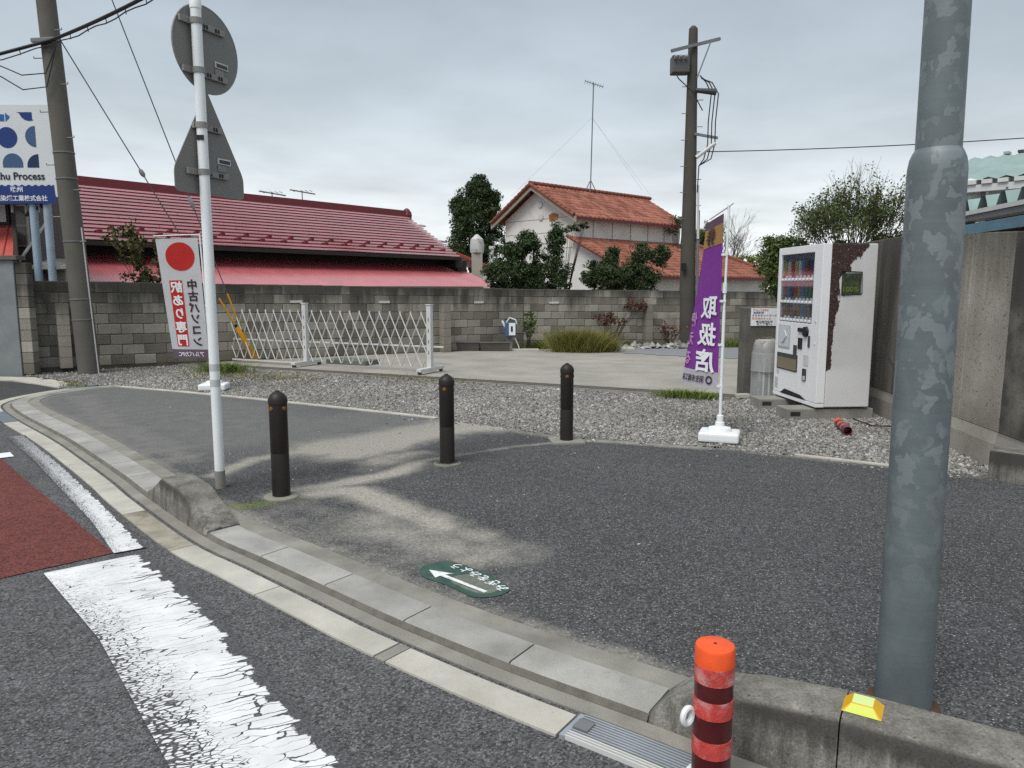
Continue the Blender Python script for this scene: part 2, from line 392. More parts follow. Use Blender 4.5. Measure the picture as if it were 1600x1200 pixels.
def glass_mat():
    t = NT('clear_glass'); g = t.n('ShaderNodeBsdfGlossy'); g.inputs['Roughness'].default_value = .03; g.inputs[0].default_value = (.9, .95, 1, 1)
    tr = t.n('ShaderNodeBsdfTransparent'); tr.inputs[0].default_value = (.86, .9, .92, 1)
    ms = t.n('ShaderNodeMixShader'); ms.inputs[0].default_value = .27
    t.l(tr.outputs[0], ms.inputs[1]); t.l(g.outputs[0], ms.inputs[2]); t.l(ms.outputs[0], t.out.inputs[0]); return t.m
def bag_mat():
    t = NT('clear_plastic_bag'); tr = t.n('ShaderNodeBsdfTransparent'); ms = t.n('ShaderNodeMixShader')
    t.done((.42, .42, .41), .35, 0, .5); ms.inputs[0].default_value = .5
    t.l(tr.outputs[0], ms.inputs[1]); t.l(t.b.outputs[0], ms.inputs[2]); t.l(ms.outputs[0], t.out.inputs[0]); return t.m

m_road = asphalt('road_asphalt', (.076, .077, .079), (.22, .22, .22), .55)
m_walk = asphalt('pavement_asphalt', (.056, .057, .059), (.20, .20, .20), .55, dust=True)
m_street = asphalt('street_asphalt', (.05, .05, .05), (.1, .1, .1), .2)
m_red = asphalt('red_road_surfacing', (.125, .034, .028), (.18, .07, .06), .2)
m_white = road_paint('worn_white_paint', (.70, .71, .71))
m_kerb = simple('kerb_concrete', (.30, .295, .27), .9, .2, 3, .35, 140, grime=.55, gcol=(.14, .135, .115), objr=.10, gscale=2.6)
m_gutter = simple('gutter_concrete', (.43, .412, .36), .9, .16, 4, .3, 150, grime=.35, gcol=(.2, .18, .14), objr=.07, gscale=1.4)
m_lip = simple('gutter_lip_concrete', (.235, .225, .195), .92, .25, 5, .3, 120, grime=.5, gcol=(.1, .09, .07))
m_back = simple('bedding_concrete', (.23, .22, .19), .92, .25, 4, .4, 90, grime=.5, gcol=(.1, .095, .085))
m_bed = simple('drain_bed', (.03, .028, .025), .95, .3, 5, .2)
def old_concrete():
    t = NT('weathered_kerb_concrete'); n = t.noise(5, 7, .65); f = t.noise(110, 4, .7); st = t.noise(1, 6, .65, t.scale(t.co, (22, 22, 2.2))); z = t.sep()[2]
    col = t.mix(t.rng(n, .32, .66), (.085, .081, .07), (.245, .236, .21)); col = t.mul(col, t.rng(f, .3, .7, .62, 1.38))
    col = t.mix(t.math('MULTIPLY', t.rng(st, .48, .62), t.rng(z, -.02, .16, .75, .15)), col, (.04, .038, .033))
    col = t.mix(t.math('MULTIPLY', t.rng(st, .40, .30), t.rng(n, .45, .6, 0, .6)), col, (.33, .315, .28))
    col = t.mix(t.rng(t.noise(26, 6, .75), .63, .68, 0, .75), col, (.38, .365, .33)); col = t.mix(t.rng(t.noise(40, 5, .7), .62, .67, 0, .8), col, (.03, .03, .026))
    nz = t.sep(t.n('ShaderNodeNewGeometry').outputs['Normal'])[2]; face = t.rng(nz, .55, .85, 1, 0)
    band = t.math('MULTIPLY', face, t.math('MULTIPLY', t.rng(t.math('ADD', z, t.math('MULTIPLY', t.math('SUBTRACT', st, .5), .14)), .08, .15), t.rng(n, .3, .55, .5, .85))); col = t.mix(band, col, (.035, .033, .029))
    t.bump(f, .7, .005); return t.done(col, .93, 0, .2)
m_kraise = old_concrete()
m_block = block_mat(); m_mortar = simple('mortar', (.085, .078, .062), .95, .3, 3, .3)
m_cwall = conc_wall_mat(); m_galv = galv_mat()
m_conc = simple('plain_concrete', (.25, .24, .215), .9, .22, 3, .35, 70, grime=.5, gcol=(.1, .095, .08))
m_dconc = simple('dark_concrete', (.11, .105, .09), .9, .3, 3, .35, 60, grime=.5)
m_pole = simple('utility_pole_concrete', (.108, .102, .088), .85, .12, 2, .2, 60, grime=.4, gcol=(.07, .065, .055))
m_dpole = simple('dark_utility_pole', (.068, .062, .052), .85, .15, 2, .2, 60)
m_wpaint = simple('white_painted_steel', (.74, .77, .78), .35, .04, 2, .02, spec=.5)
m_wplas = simple('white_plastic', (.74, .76, .77), .45, .05, 4, .03, grime=.12, gcol=(.4, .38, .33))
m_walu = simple('white_aluminium', (.55, .555, .54), .45, .08, 5, .05, grime=.25, gcol=(.3, .28, .24))
m_signback = simple('sign_back_grey', (.19, .186, .176), .55, .05, 2, .03)
m_bracket = simple('bracket_alu', (.23, .225, .215), .5, .06, 3, 0)
m_black = simple('black_fitting', (.012, .012, .012), .5, .1)
m_bollard = simple('bollard_brown_black', (.016, .0125, .0105), .5, .2, 5, .08, 60, spec=.35)
m_amber = simple('amber_reflector', (.20, .075, .012), .3, .15, 40, 0, spec=.6)
m_orange = simple('orange_plastic', (.80, .095, .022), .5, .12, 14, .1, 40, grime=.18, gcol=(.35, .07, .04))
m_refl = simple('red_reflective_sheet', (.50, .06, .05), .5, .2, 30, .5, 130, grime=.8, gcol=(.62, .40, .40), gscale=14)
m_maroon = simple('maroon_reflective_sheet', (.075, .012, .013), .3, .3, 9, .1, grime=.3, gcol=(.02, .005, .006))
m_enamel = simple('white_enamel', (.78, .79, .80), .3, .03, 2, 0, spec=.5)
m_rustside = machine_side_mat(); m_grey = simple('light_grey_plastic', (.45, .46, .47), .5, .05)
m_dgrey = simple('dark_grey_plastic', (.05, .05, .052), .5, .1); m_inner = simple('cabinet_inside', (.55, .6, .66), .6, .05)
m_glass = glass_mat(); m_bag = bag_mat()
m_tile = tile_mat(); m_roofr = roof_mat('glossy_red_roof_paint', (.42, .075, .092), .24, 3.0); m_roofl = roof_mat('matt_red_roof_paint', (.42, .085, .095), .38, 2.8)
m_roofd = simple('dark_red_trim', (.13, .018, .022), .5, .1); m_redroof2 = roof_mat('faded_red_roof_paint', (.42, .06, .045), .5)
m_hwall = simple('house_white_render', (.68, .67, .64), .85, .08, .8, .1, grime=.35, gcol=(.3, .28, .24), gscale=.9)
m_dwood = simple('dark_timber', (.03, .024, .02), .8, .3, 3, .1); m_mauve = simple('mauve_brown_siding', (.115, .088, .085), .8, .12, 2, .1)
m_cream = simple('cream_panel', (.36, .33, .28), .7, .1, 2, 0)
m_teal = roof_mat('teal_roof_paint', (.245, .345, .325), .5); m_blue = simple('blue_painted_fascia', (.095, .19, .25), .5, .2, 3, .05, grime=.35)
m_panel = simple('white_metal_siding', (.52, .54, .545), .6, .06, 2, .02, grime=.15, gcol=(.3, .29, .28)); m_steel = simple('grey_steel', (.17, .175, .18), .5, .15, 4, .05, metal=.2)
m_bars = simple('steel_grating', (.36, .39, .42), .4, .12, 6, .05, metal=.3, grime=.15)
m_moss = simple('moss', (.075, .085, .014), .95, .4, 30, .6, 60)
m_signw = simple('sign_white', (.60, .625, .645), .5, .04, 1.2, 0, grime=.1, gcol=(.45, .45, .44)); m_bluepost = simple('pale_blue_paint', (.30, .38, .45), .5, .1, 3, .05, grime=.25, gcol=(.2, .2, .2))
def ink(name, c, rough=.6): return simple(name, c, rough, .06, 5, 0)
i_navy = ink('ink_navy', (.012, .035, .17)); i_slate = ink('ink_slate_blue', (.045, .095, .19)); i_dnavy = ink('ink_dark_navy', (.01, .025, .075))
i_mid = ink('ink_mid_blue', (.02, .10, .33)); i_black = ink('ink_black', (.012, .012, .02)); i_white = ink('ink_white', (.72, .74, .75)); i_red = ink('ink_red', (.62, .035, .03)); i_teal = ink('ink_teal', (.1, .3, .35))
m_worn_ink = simple('worn_white_print', (.70, .71, .70), .8, .08, 12, .2, 90, grime=.75, gcol=(.14, .15, .13), gscale=30)
i_brown = ink('ink_dark_brown', (.045, .018, .022)); i_orange = ink('ink_orange', (.6, .25, .1)); i_lblue = ink('ink_blue', (.06, .10, .3)); i_green = ink('ink_yellow_green', (.13, .17, .04))
m_cwhite = cloth_mat('white_banner_cloth', (.66, .66, .665)); m_cred = cloth_mat('red_banner_print', (.64, .05, .045)); m_cgrey = cloth_mat('mauve_banner_print', (.20, .14, .18))
m_cpurple = cloth_mat('purple_banner_cloth', (.25, .06, .34)); m_cyellow = cloth_mat('tan_banner_print', (.55, .33, .12)); m_cpink = cloth_mat('pink_banner_print', (.62, .40, .58))
m_yellow = simple('yellow_guy_cover', (.62, .30, .012), .45, .1, 6, .05, grime=.2); m_wire = simple('dark_wire', (.02, .02, .022), .6, .1); m_swire = simple('steel_wire', (.09, .09, .095), .5, .1)
m_insul = simple('grey_insulator', (.25, .25, .26), .4, .1); m_yg = simple('fluorescent_yellow_reflector', (.50, .58, .02), .4, .05, 5, 0, spec=.6); m_yo = simple('amber_yellow_plastic', (.66, .36, .0), .45, .05, 5, 0); m_yw = simple('pale_green_reflector', (.60, .75, .28), .3, .05, 5, 0)
m_green = simple('green_marking', (.035, .082, .064), .85, .3, 14, .4, 90, grime=.7, gcol=(.08, .085, .08), gscale=16)
m_gbase = simple('gravel_ground', (.12, .112, .10), .95, .35, 60, .7, 90, grime=.4, gcol=(.09, .082, .066), gscale=1.2)
m_stone = stone_mat(); m_bark = simple('bark', (.05, .042, .034), .9, .3, 12, .3)
m_yard = simple('yard_concrete', (.30, .285, .25), .9, .16, 1.2, .25, 40, grime=.5, gcol=(.20, .185, .155), gscale=.8)
m_ygrav = simple('crushed_stone', (.21, .22, .225), .95, .3, 50, .5, 60); m_soil = simple('soil_and_dirt', (.14, .122, .092), .95, .3, 6, .4, 50, grime=.4)
m_rail = simple('rusty_rail', (.07, .058, .05), .7, .2, 6, .1)
L_dark = leaf_mat('dark_leaf', (.010, .022, .008), (.07, .11, .035)); L_mid = leaf_mat('mid_leaf', (.03, .055, .014), (.115, .155, .04)); L_olive = leaf_mat('olive_leaf', (.04, .042, .015), (.14, .13, .045))
L_brown = leaf_mat('brown_leaf', (.05, .025, .014), (.15, .075, .05)); L_grass = leaf_mat('grass_blade', (.075, .085, .018), (.30, .27, .075)); L_green = leaf_mat('green_grass_blade', (.05, .085, .012), (.17, .22, .04)); L_yell = leaf_mat('yellow_green_leaf', (.06, .09, .012), (.22, .26, .035))

# ================================================================== the ground
def zg(x, y):
    """the yard falls gently towards the back right"""
    k = min(1, max(0, (y + .47*x - 12.2)/1.5)); k = k*k*(3-2*k)
    return -(.0095*(y-11) + .0085*x)*k
def inpoly(P, X, Y):
    n = len(P); c = np.zeros(X.shape, bool)
    for i in range(n):
        x0, y0 = P[i]; x1, y1 = P[(i+1) % n]
        t = ((y0 > Y) != (y1 > Y)) & (X < (x1-x0)*(Y-y0)/(y1-y0+1e-12)+x0); c ^= t
    return c
def sheet(name, poly, z, mat, cell=None, label=None, zf=None, clip_keep=True):
    """a flat sheet; with cell, a grid of square cells inside the outline"""
    if cell is None:
        me = bpy.data.meshes.new(name); me.from_pydata([(x, y, z) for x, y in poly], [], [tuple(range(len(poly)))])
        bm = bmesh.new(); bm.from_mesh(me); bmesh.ops.triangulate(bm, faces=bm.faces); bmesh.ops.recalc_face_normals(bm, faces=bm.faces)
        for f in bm.faces:
            if f.normal.z < 0: f.normal_flip()
        bm.to_mesh(me); bm.free()
    else:
        P = np.array(poly); x0, y0 = P.min(0); x1, y1 = P.max(0)
        nx = int((x1-x0)/cell)+1; ny = int((y1-y0)/cell)+1
        gx, gy = np.meshgrid(x0+np.arange(nx+1)*cell, y0+np.arange(ny+1)*cell, indexing='ij')
        V = np.stack([gx.ravel(), gy.ravel(), np.full(gx.size, z)], 1)
        if zf: V[:, 2] = [zf(a, b)+z for a, b in V[:, :2]]
        i, j = np.meshgrid(np.arange(nx), np.arange(ny), indexing='ij'); i = i.ravel(); j = j.ravel()
        keep = inpoly(poly, x0+(i+.5)*cell, y0+(j+.5)*cell); i = i[keep]; j = j[keep]
        F = np.stack([i*(ny+1)+j, (i+1)*(ny+1)+j, (i+1)*(ny+1)+j+1, i*(ny+1)+j+1], 1)
        u, inv = np.unique(F, return_inverse=True); V = V[u]; F = inv.reshape(F.shape)
        me = fmesh(name, V, F)
    o = link(name, me, mat); o['kind'] = 'structure'
    return o
sheet('ground', [(-900, -300), (900, -300), (900, 1500), (-900, 1500)], -.42, m_soil)
sheet('road', [(-40, -8), (14, -8), (6, 1.2), (2.4, 1.5), (.9, 2.4), (-1, 3.9), (-3.2, 6.3), (-6.2, 9.8), (-6.9, 10.6), (-6.9, 11.6), (-8.2, 12.6), (-9.2, 13.15), (-40, 13.15)], -.034, m_road)

# ------------------------------------------------------------------ kerb line: foot of the kerb from the far corner round to the camera
FOOT = [(-6.2, 11.80), (-6.55, 11.66), (-6.84, 11.36), (-6.96, 10.98), (-7.0, 10.55), (-6.93, 10.12), (-6.69, 9.68), (-5.99, 8.89), (-4.74, 7.62), (-3.95, 6.76), (-3.21, 5.93),
        (-2.81, 5.46), (-1.95, 4.51), (-1.45, 4.07), (-.84, 3.53), (-.53, 3.26), (-.02, 2.86), (.49, 2.50), (.70, 2.345), (.86, 2.235), (1.05, 2.11), (1.5, 1.84), (2.2, 1.43), (3.2, .86)]
def catmull(P, n=24):
    P = [Vector((*p, 0)) for p in P]; out = []
    for i in range(len(P)-1):
        p0 = P[max(i-1, 0)]; p1 = P[i]; p2 = P[i+1]; p3 = P[min(i+2, len(P)-1)]
        for k in range(n):
            t = k/n
            out.append(.5*((2*p1)+(p2-p0)*t+(2*p0-5*p1+4*p2-p3)*t*t+(3*p1-p0-3*p2+p3)*t**3))
    out.append(P[-1]); return out
_c = np.array([p[:2] for p in catmull(FOOT)])
for _ in range(6): _c[1:-1] = (_c[:-2]+2*_c[1:-1]+_c[2:])/4
_s = np.concatenate([[0], np.cumsum(np.linalg.norm(np.diff(_c, axis=0), axis=1))])
def kp(s, off=0):
    """point at arc length s, off metres to the pavement side"""
    x = np.interp(s, _s, _c[:, 0]); y = np.interp(s, _s, _c[:, 1]); h = .12
    d = np.array([np.interp(s+h, _s, _c[:, 0])-np.interp(s-h, _s, _c[:, 0]), np.interp(s+h, _s, _c[:, 1])-np.interp(s-h, _s, _c[:, 1])]); d /= np.linalg.norm(d)
    return (x-d[1]*off, y+d[0]*off)
def s_of(x, y): return float(_s[np.argmin((_c[:, 0]-x)**2+(_c[:, 1]-y)**2)])
def sweep(s0, s1, prof, n=6):
    """loft a cross-section prof(s) -> [(off, z), ...] along the kerb line"""
    mb = MB(); vs = []; k = None
    for i in range(n+1):
        s = s0+(s1-s0)*i/n; pr = prof(s); k = len(pr)
        for o, z in pr: vs.append((*kp(s, o), z))
    fs = [(i*k+j, i*k+(j+1) % k, (i+1)*k+(j+1) % k, (i+1)*k+j) for i in range(n) for j in range(k)]
    fs += [tuple(range(k-1, -1, -1)), tuple(n*k+j for j in range(k))]
    return mb.add(vs, fs)
SL0, SL1 = s_of(-2.81, 5.46), s_of(-1.95, 4.51)          # raised kerb block beside the sign post
SR0 = s_of(.49, 2.50); SR1 = s_of(1.02, 2.13); SEND = _s[-1]-.15
SG0 = s_of(.30, 2.66)                                     # drain grating begins
flat = lambda a, b, zt, zb=-.09: (lambda s: [(a, zb), (b, zb), (b, zt), (a, zt)])
kerb = tag(sweep(.05, SEND, flat(-.245, .33, -.085, -.14), 160).build('kerb', m_bed), kind='structure')
bk = sweep(.05, SEND, flat(.212, .345, .005, -.06), 170).build('backing_strip', m_back, kerb)
lip = sweep(.05, SEND, lambda s: [(-.068, -.09), (.004, -.09), (.004, -.022), (-.068, -.026)], 170).build('gutter_lip', m_lip, kerb)
m_dirt = simple('kerb_face_grime', (.125, .118, .098), .95, .3, 12, .4, 90, grime=.6, gcol=(.06, .056, .045), gscale=6)
sweep(.1, SR0, lambda s: [(-.004, -.06), (.030, -.06), (.030, -.001), (.018, -.004), (.006, -.0195)], 200).build('kerb_face', m_dirt, kerb)
kprof = lambda s: [(.003, -.06), (.214, -.06), (.214, .010), (.044, .005), (.032, .002), (.024, -.008), (.024, -.03)]
def kerbrun(a, b, pitch):
    n = max(1, round((b-a)/pitch)); L = (b-a)/n
    for i in range(n):
        sweep(a+i*L+.0045, a+(i+1)*L-.0045, kprof, 5).build('kerb_stone', m_kerb, kerb, smooth=True, sharp=.45)
kerbrun(.1, s_of(-6.0, 8.9), .36); kerbrun(s_of(-6.0, 8.9), SL0, .60); kerbrun(SL1, SR0, .60)
m_gdirty = simple('silted_gutter_concrete', (.30, .28, .225), .92, .25, 5, .4, 90, grime=.9, gcol=(.115, .105, .075), gscale=4)
def slabrun(a, b, pitch, mat=m_gutter):
    n = max(1, round((b-a)/pitch)); L = (b-a)/n
    for i in range(n):
        sweep(a+i*L+.004, a+(i+1)*L-.004, flat(-.246, -.099, -.024), 7).build('gutter_slab', m_gdirty if SL0 < a+(i+.5)*L < SL1+.1 else mat, kerb)
SP0, SP1 = s_of(-6.45, 9.42), s_of(-5.80, 8.70); SJ = s_of(-.42, 3.16)
slabrun(.1, SP0, .8); slabrun(SP1, SJ-.035, 1.0); slabrun(SJ+.035, SG0, .78)
sweep(SP0, SP1, flat(-.246, -.094, -.022), 6).build('drain_cover_plate', simple('blue_grey_plate', (.13, .165, .175), .6, .12, 20, .2, 90), kerb)
sweep(SJ-.03, SJ+.03, flat(-.246, -.094, -.026), 3).build('joint_filler', m_conc, kerb)
# drain grating
gr = sweep(SG0+.01, SEND, flat(-.245, .0, -.045, -.09), 30)
sweep(SG0+.01, SG0+.03, flat(-.245, -.09, -.018), 2).build('grate_end_bar', m_bars, kerb)
for i in range(11):
    o = -.240+i*.0145
    sweep(SG0+.03, SEND, flat(o, o+.0062, -.016, -.05), 30).build('grate_bar', m_bars if i > 2 else m_walu, kerb)
sweep(SG0+.03, SG0+.09, flat(-.185, -.125, -.011, -.03), 3).build('grate_hinge_plate', m_steel, kerb)
sweep(SG0+.16, SEND, lambda s: [(-.204, -.045), (-.182, -.045), (-.186, -.020), (-.199, -.019)], 40).build('moss_line', m_moss, kerb)
# raised kerb blocks
def hprof(fn, w=.21):
    def f(s):
        h = fn(s); r = min(.03, h*.4)
        return [(.0, -.06), (w+.02, -.06), (w+.015, max(.012, h-.004)), (w*.55, h), (.05, h-.002), (.028, h-r*.35), (.018, h-r)]
    return f
lk = np.array([0, .16, .30, .62, 1.0]); lh = np.array([.012, .10, .195, .185, .016])
def lfn(s): return float(np.interp((s-SL0)/(SL1-SL0), lk, lh))
b1 = sweep(SL0+.005, SL1-.005, hprof(lfn, .215), 28).build('kerb_ramp_block', m_kraise, None, smooth=True, sharp=1.1)
tag(b1, 'weathered raised concrete kerb block with sloped ends beside the sign post', 'kerb block')
rk = np.array([0, .12, .35, .6, 1.0]); rh = np.array([.012, .09, .155, .19, .215])
def rfn(s): return float(np.interp((s-SR0)/(SR1-SR0), rk, rh))
b2 = sweep(SR0+.005, SR1-.002, hprof(rfn, .205), 24).build('kerb_ramp_block', m_kraise, None, smooth=True, sharp=1.1)
tag(b2, 'grey kerb block rising from the pavement behind the orange post', 'kerb block')
b3 = sweep(SR1+.003, SR1+.95, hprof(lambda s: .215, .205), 20).build('kerb_block', m_kraise, None, smooth=True, sharp=1.1)
tag(b3, 'stained upright kerb block carrying the yellow reflector by the galvanised pole', 'kerb block')

# ------------------------------------------------------------------ pavement with dust, damp and moss written as shapes of their own
WALK = [kp(s, .28) for s in np.linspace(.3, SEND, 120)] + [(5, .2), (9, .2), (9, 4.9), (4.6, 5.45), (3.95, 5.92), (3.32, 6.28), (2.62, 6.69), (1.93, 7.10), (1.2, 7.38), (.54, 7.56), (.1, 7.96), (-.44, 8.33), (-1.25, 8.86), (-3.57, 10.16), (-5.0, 10.92), (-6.2, 11.48)]
walk = sheet('pavement', WALK, 0, m_walk, .05)
_v = np.empty(len(walk.data.vertices)*3, np.float32); walk.data.vertices.foreach_get('co', _v); _v = _v.reshape(-1, 3)
def stroke(pts, w):
    pts = np.array(pts); best = np.full(len(_v), 9.)
    for a, b in zip(pts[:-1], pts[1:]):
        d = b-a; t = np.clip(((_v[:, :2]-a)@d)/(d@d), 0, 1); best = np.minimum(best, np.linalg.norm(_v[:, :2]-(a+t[:, None]*d), axis=1))
    return np.exp(-(best/w)**2)
dust = np.zeros(len(_v))
for w, k, pts in ((.11, .75, [(-2.48, 6.02), (-2.36, 6.58), (-2.0, 6.88), (-1.66, 7.15)]), (.42, 1.25, [(-1.75, 7.1), (-1.35, 7.4), (-1.0, 7.85), (-.62, 8.25), (-.2, 8.3)]), (.30, .95, [(-1.55, 6.75), (-1.2, 7.2)]),
                  (.13, .95, [(-1.75, 5.42), (-1.35, 5.75), (-1.0, 6.05), (-.85, 6.4)]), (.22, .75, [(-1.35, 6.3), (-.95, 6.75)]), (.16, 1.0, [(-1.5, 5.5), (-1.21, 5.52), (-.76, 5.0)]), (.17, .8, [(-.76, 5.0), (-.45, 4.67)]), (.17, .55, [(-.45, 4.67), (-.2, 4.45)]), (.16, .32, [(-.2, 4.45), (.15, 4.15)]), (.30, .55, [(-.95, 4.75), (-.55, 4.4), (-.2, 4.12)]),
                  (.55, .26, [(-1.5, 4.9), (-.8, 4.3), (-.3, 3.9)]), (.05, .7, [(-.85, 6.5), (-.5, 6.75), (0, 7.1), (.5, 7.34)]), (.9, .16, [(-5.5, 9.6), (-3.2, 8.3)]), (.25, .35, [(-6.2, 10.5), (-4.6, 8.3), (-3.0, 6.6)]), (.10, .6, [(-.2, 8.1), (.54, 7.52), (1.9, 7.05)]), (.12, .28, [(2, 7.05), (3.9, 5.95), (4.7, 5.45)])):
    dust = np.maximum(dust, k*stroke(pts, w))
ss = np.linspace(0.5, SR0, 90)
dust = np.maximum(dust, .45*stroke([kp(s, .37) for s in ss], .07))
wet = np.zeros(len(_v))
for w, k, pts in ((.24, 1., [(-1.9, 5.95), (-1.45, 6.25)]), (.20, .9, [(-2.3, 5.45), (-1.95, 5.7)]), (.35, .55, [(-.55, 7.0), (.05, 7.45)]), (.28, .5, [(-.8, 6.6), (-.3, 6.9)])): wet = np.maximum(wet, k*stroke(pts, w))
dust *= (1-.85*np.maximum(wet*1.0, 0)); moss = np.maximum(1.2*stroke([(-1.98, 5.10), (-1.80, 5.17)], .07), .8*stroke([(-1.8, 5.16), (-1.6, 5.3)], .035))
moss = np.maximum(moss, .5*stroke([(-.66, 6.30), (-.5, 6.32)], .05))
old = np.clip(np.maximum(stroke([(-6.2, 10.8), (-4.6, 9.4), (-3.4, 8.3)], 1.5), stroke([(-3.4, 7.4), (-2.4, 7.9), (-1.7, 8.6)], .75))*1.25, 0, .9)
for nme, arr in (('old', old), ('dust', dust), ('wet', wet), ('moss', moss)):
    a = walk.data.attributes.new(nme, 'FLOAT', 'POINT'); a.data.foreach_set('value', arr.astype(np.float32))
# narrow concrete edging between pavement and gravel
def ribbon(pts, w, z0, z1):
    mb = MB(); P = [Vector(p) for p in pts]; vs = []
    for i, p in enumerate(P):
        d = (P[min(i+1, len(P)-1)]-P[max(i-1, 0)]).normalized(); n = Vector((-d.y, d.x))*w/2
        vs += [(p.x-n.x, p.y-n.y, z0), (p.x+n.x, p.y+n.y, z0), (p.x+n.x, p.y+n.y, z1), (p.x-n.x, p.y-n.y, z1)]
    m = len(P); fs = [(i*4+j, i*4+(j+1) % 4, i*4+4+(j+1) % 4, i*4+4+j) for i in range(m-1) for j in range(4)]+[(3, 2, 1, 0), tuple((m-1)*4+j for j in range(4))]
    return mb.add(vs, fs)
tag(ribbon([(-6.2, 11.53), (-5.0, 10.97), (-3.57, 10.21), (-2.4, 9.56), (-1.25, 8.90), (-.9, 8.68)], .085, -.05, .012).build('pavement_edging', m_gutter), kind='structure')
tag(ribbon([(2.65, 6.74), (3.0, 6.52), (3.32, 6.32)], .07, -.05, .010).build('pavement_edging', m_gutter), kind='structure')

# ------------------------------------------------------------------ road markings
def stripe(name, L, Rr, mat, z, age, gone):
    """quad strip between two edges, with uv and wear attributes"""
    L = np.array(L); Rr = np.array(Rr); n = 60
    def res(P):
        s = np.concatenate([[0], np.cumsum(np.linalg.norm(np.diff(P, axis=0), axis=1))]); t = np.linspace(0, s[-1], n)
        return np.stack([np.interp(t, s, P[:, 0]), np.interp(t, s, P[:, 1])], 1), t
    A, ta = res(L); B, _ = res(Rr); me = bpy.data.meshes.new(name); vs = []; 
    for a, b in zip(A, B): vs += [(a[0], a[1], z), (b[0], b[1], z)]
    me.from_pydata(vs, [], [(2*i, 2*i+1, 2*i+3, 2*i+2) for i in range(n-1)])
    uv = me.uv_layers.new(name='UVMap')
    for lp in me.loops: uv.data[lp.index].uv = (ta[lp.vertex_index//2], lp.vertex_index % 2)
    for nm, arr in (('age', age), ('gone', gone)):
        at = me.attributes.new(nm, 'FLOAT', 'POINT'); q = np.interp(np.linspace(0, 1, n), [0, .5, 1], arr); at.data.foreach_set('value', np.repeat(q, 2).astype(np.float32))
    o = link(name, me, mat); o['kind'] = 'structure'
    return o
stripe('white_stop_bar', [(-2.609, 3.928), (-1.869, 3.154), (-1.137, 2.258), (-.55, 1.55)], [(-2.20, 4.25), (-1.50, 3.50), (-.77, 2.56), (-.05, 1.75)], m_white, -.024, (0, .55, 1.0), (0, 0, 0))
stripe('white_edge_line', [(-2.385, 4.24), (-2.838, 4.82), (-3.598, 5.70), (-4.367, 6.59), (-5.4, 7.72)], [(-2.24, 4.34), (-2.70, 4.90), (-3.43, 5.76), (-4.22, 6.66), (-5.25, 7.80)], m_white, -.024, (.2, .9, 1), (.08, .44, .62))
sheet('red_road_patch', [(-2.398, 4.257), (-2.808, 3.864), (-3.3, 3.4), (-6.0, 5.2), (-5.2, 6.2), (-4.79, 6.74)], -.029, m_red)
sheet('red_road_patch', [(-4.93, 6.96), (-5.5, 6.6), (-7.5, 8.6), (-6.1, 8.35)], -.029, m_red)
sheet('white_cross_line', [(-4.70, 6.80), (-5.12, 6.45), (-5.30, 6.62), (-4.86, 6.98)], -.025, simple('white_road_paint', (.72, .73, .73), .75, .08, 12, .2))

# ------------------------------------------------------------------ side-street edge at the far left
sheet('side_street', [(-6.95, 11.45), (-6.9, 10.7), (-7.15, 10.3), (-7.6, 9.6), (-40, 9.6), (-40, 12.45), (-8.735, 12.46), (-7.81, 12.03)], -.029, m_street)
tag(ribbon([(-30, 12.80), (-9.2, 12.80), (-8.5, 12.72), (-7.75, 12.22), (-7.05, 11.72)], .42, -.06, -.012).build('street_edge_strip', m_gutter), kind='structure')
tag(MB().prism([(-7.226, 11.62), (-7.02, 11.98), (-6.70, 11.84), (-6.87, 11.44)], -.05, -.004).build('drain_cover', simple('grey_blue_cover', (.15, .18, .19), .6, .12, 20, .2, 90)), kind='structure')

# ------------------------------------------------------------------ yard, gate rail, gravel
WALL = [(-8.80, 13.62), (.30, 20.20), (9.6, 22.92)]
RAIL = [(-6.9, 15.2), (3.28, 10.42)]
sheet('yard', [(-6.9, 15.2), (3.28, 10.42), (6, 10.4), (12, 12), (12, 24), (9.6, 23.2), (.3, 20.4), (-6.9, 15.2)], .004, m_yard, .25, zf=zg)
sheet('yard_gravel', [(2.3, 19.1), (3.6, 18.0), (5.4, 17.2), (9, 17.2), (10, 22.9), (5.6, 21.7), (4.4, 21.2), (3.2, 20.3)], .012, m_ygrav, .25, zf=zg)
GRAV = [(-8.75, 13.75), (-6.9, 15.1), (3.2, 10.38), (3.5, 10.6), (4.75, 10.6), (4.3, 6.9), (4.1, 5.8), (3.95, 5.95), (3.32, 6.31), (2.62, 6.72), (1.93, 7.16), (1.2, 7.42), (.54, 7.6), (.1, 8.0), (-.44, 8.37), (-1.25, 8.9), (-3.57, 10.20), (-6.2, 11.52), (-7.0, 12.0), (-8.3, 12.85), (-8.75, 13.0)]
sheet('gravel_bed', GRAV, -.012, m_gbase, .2)
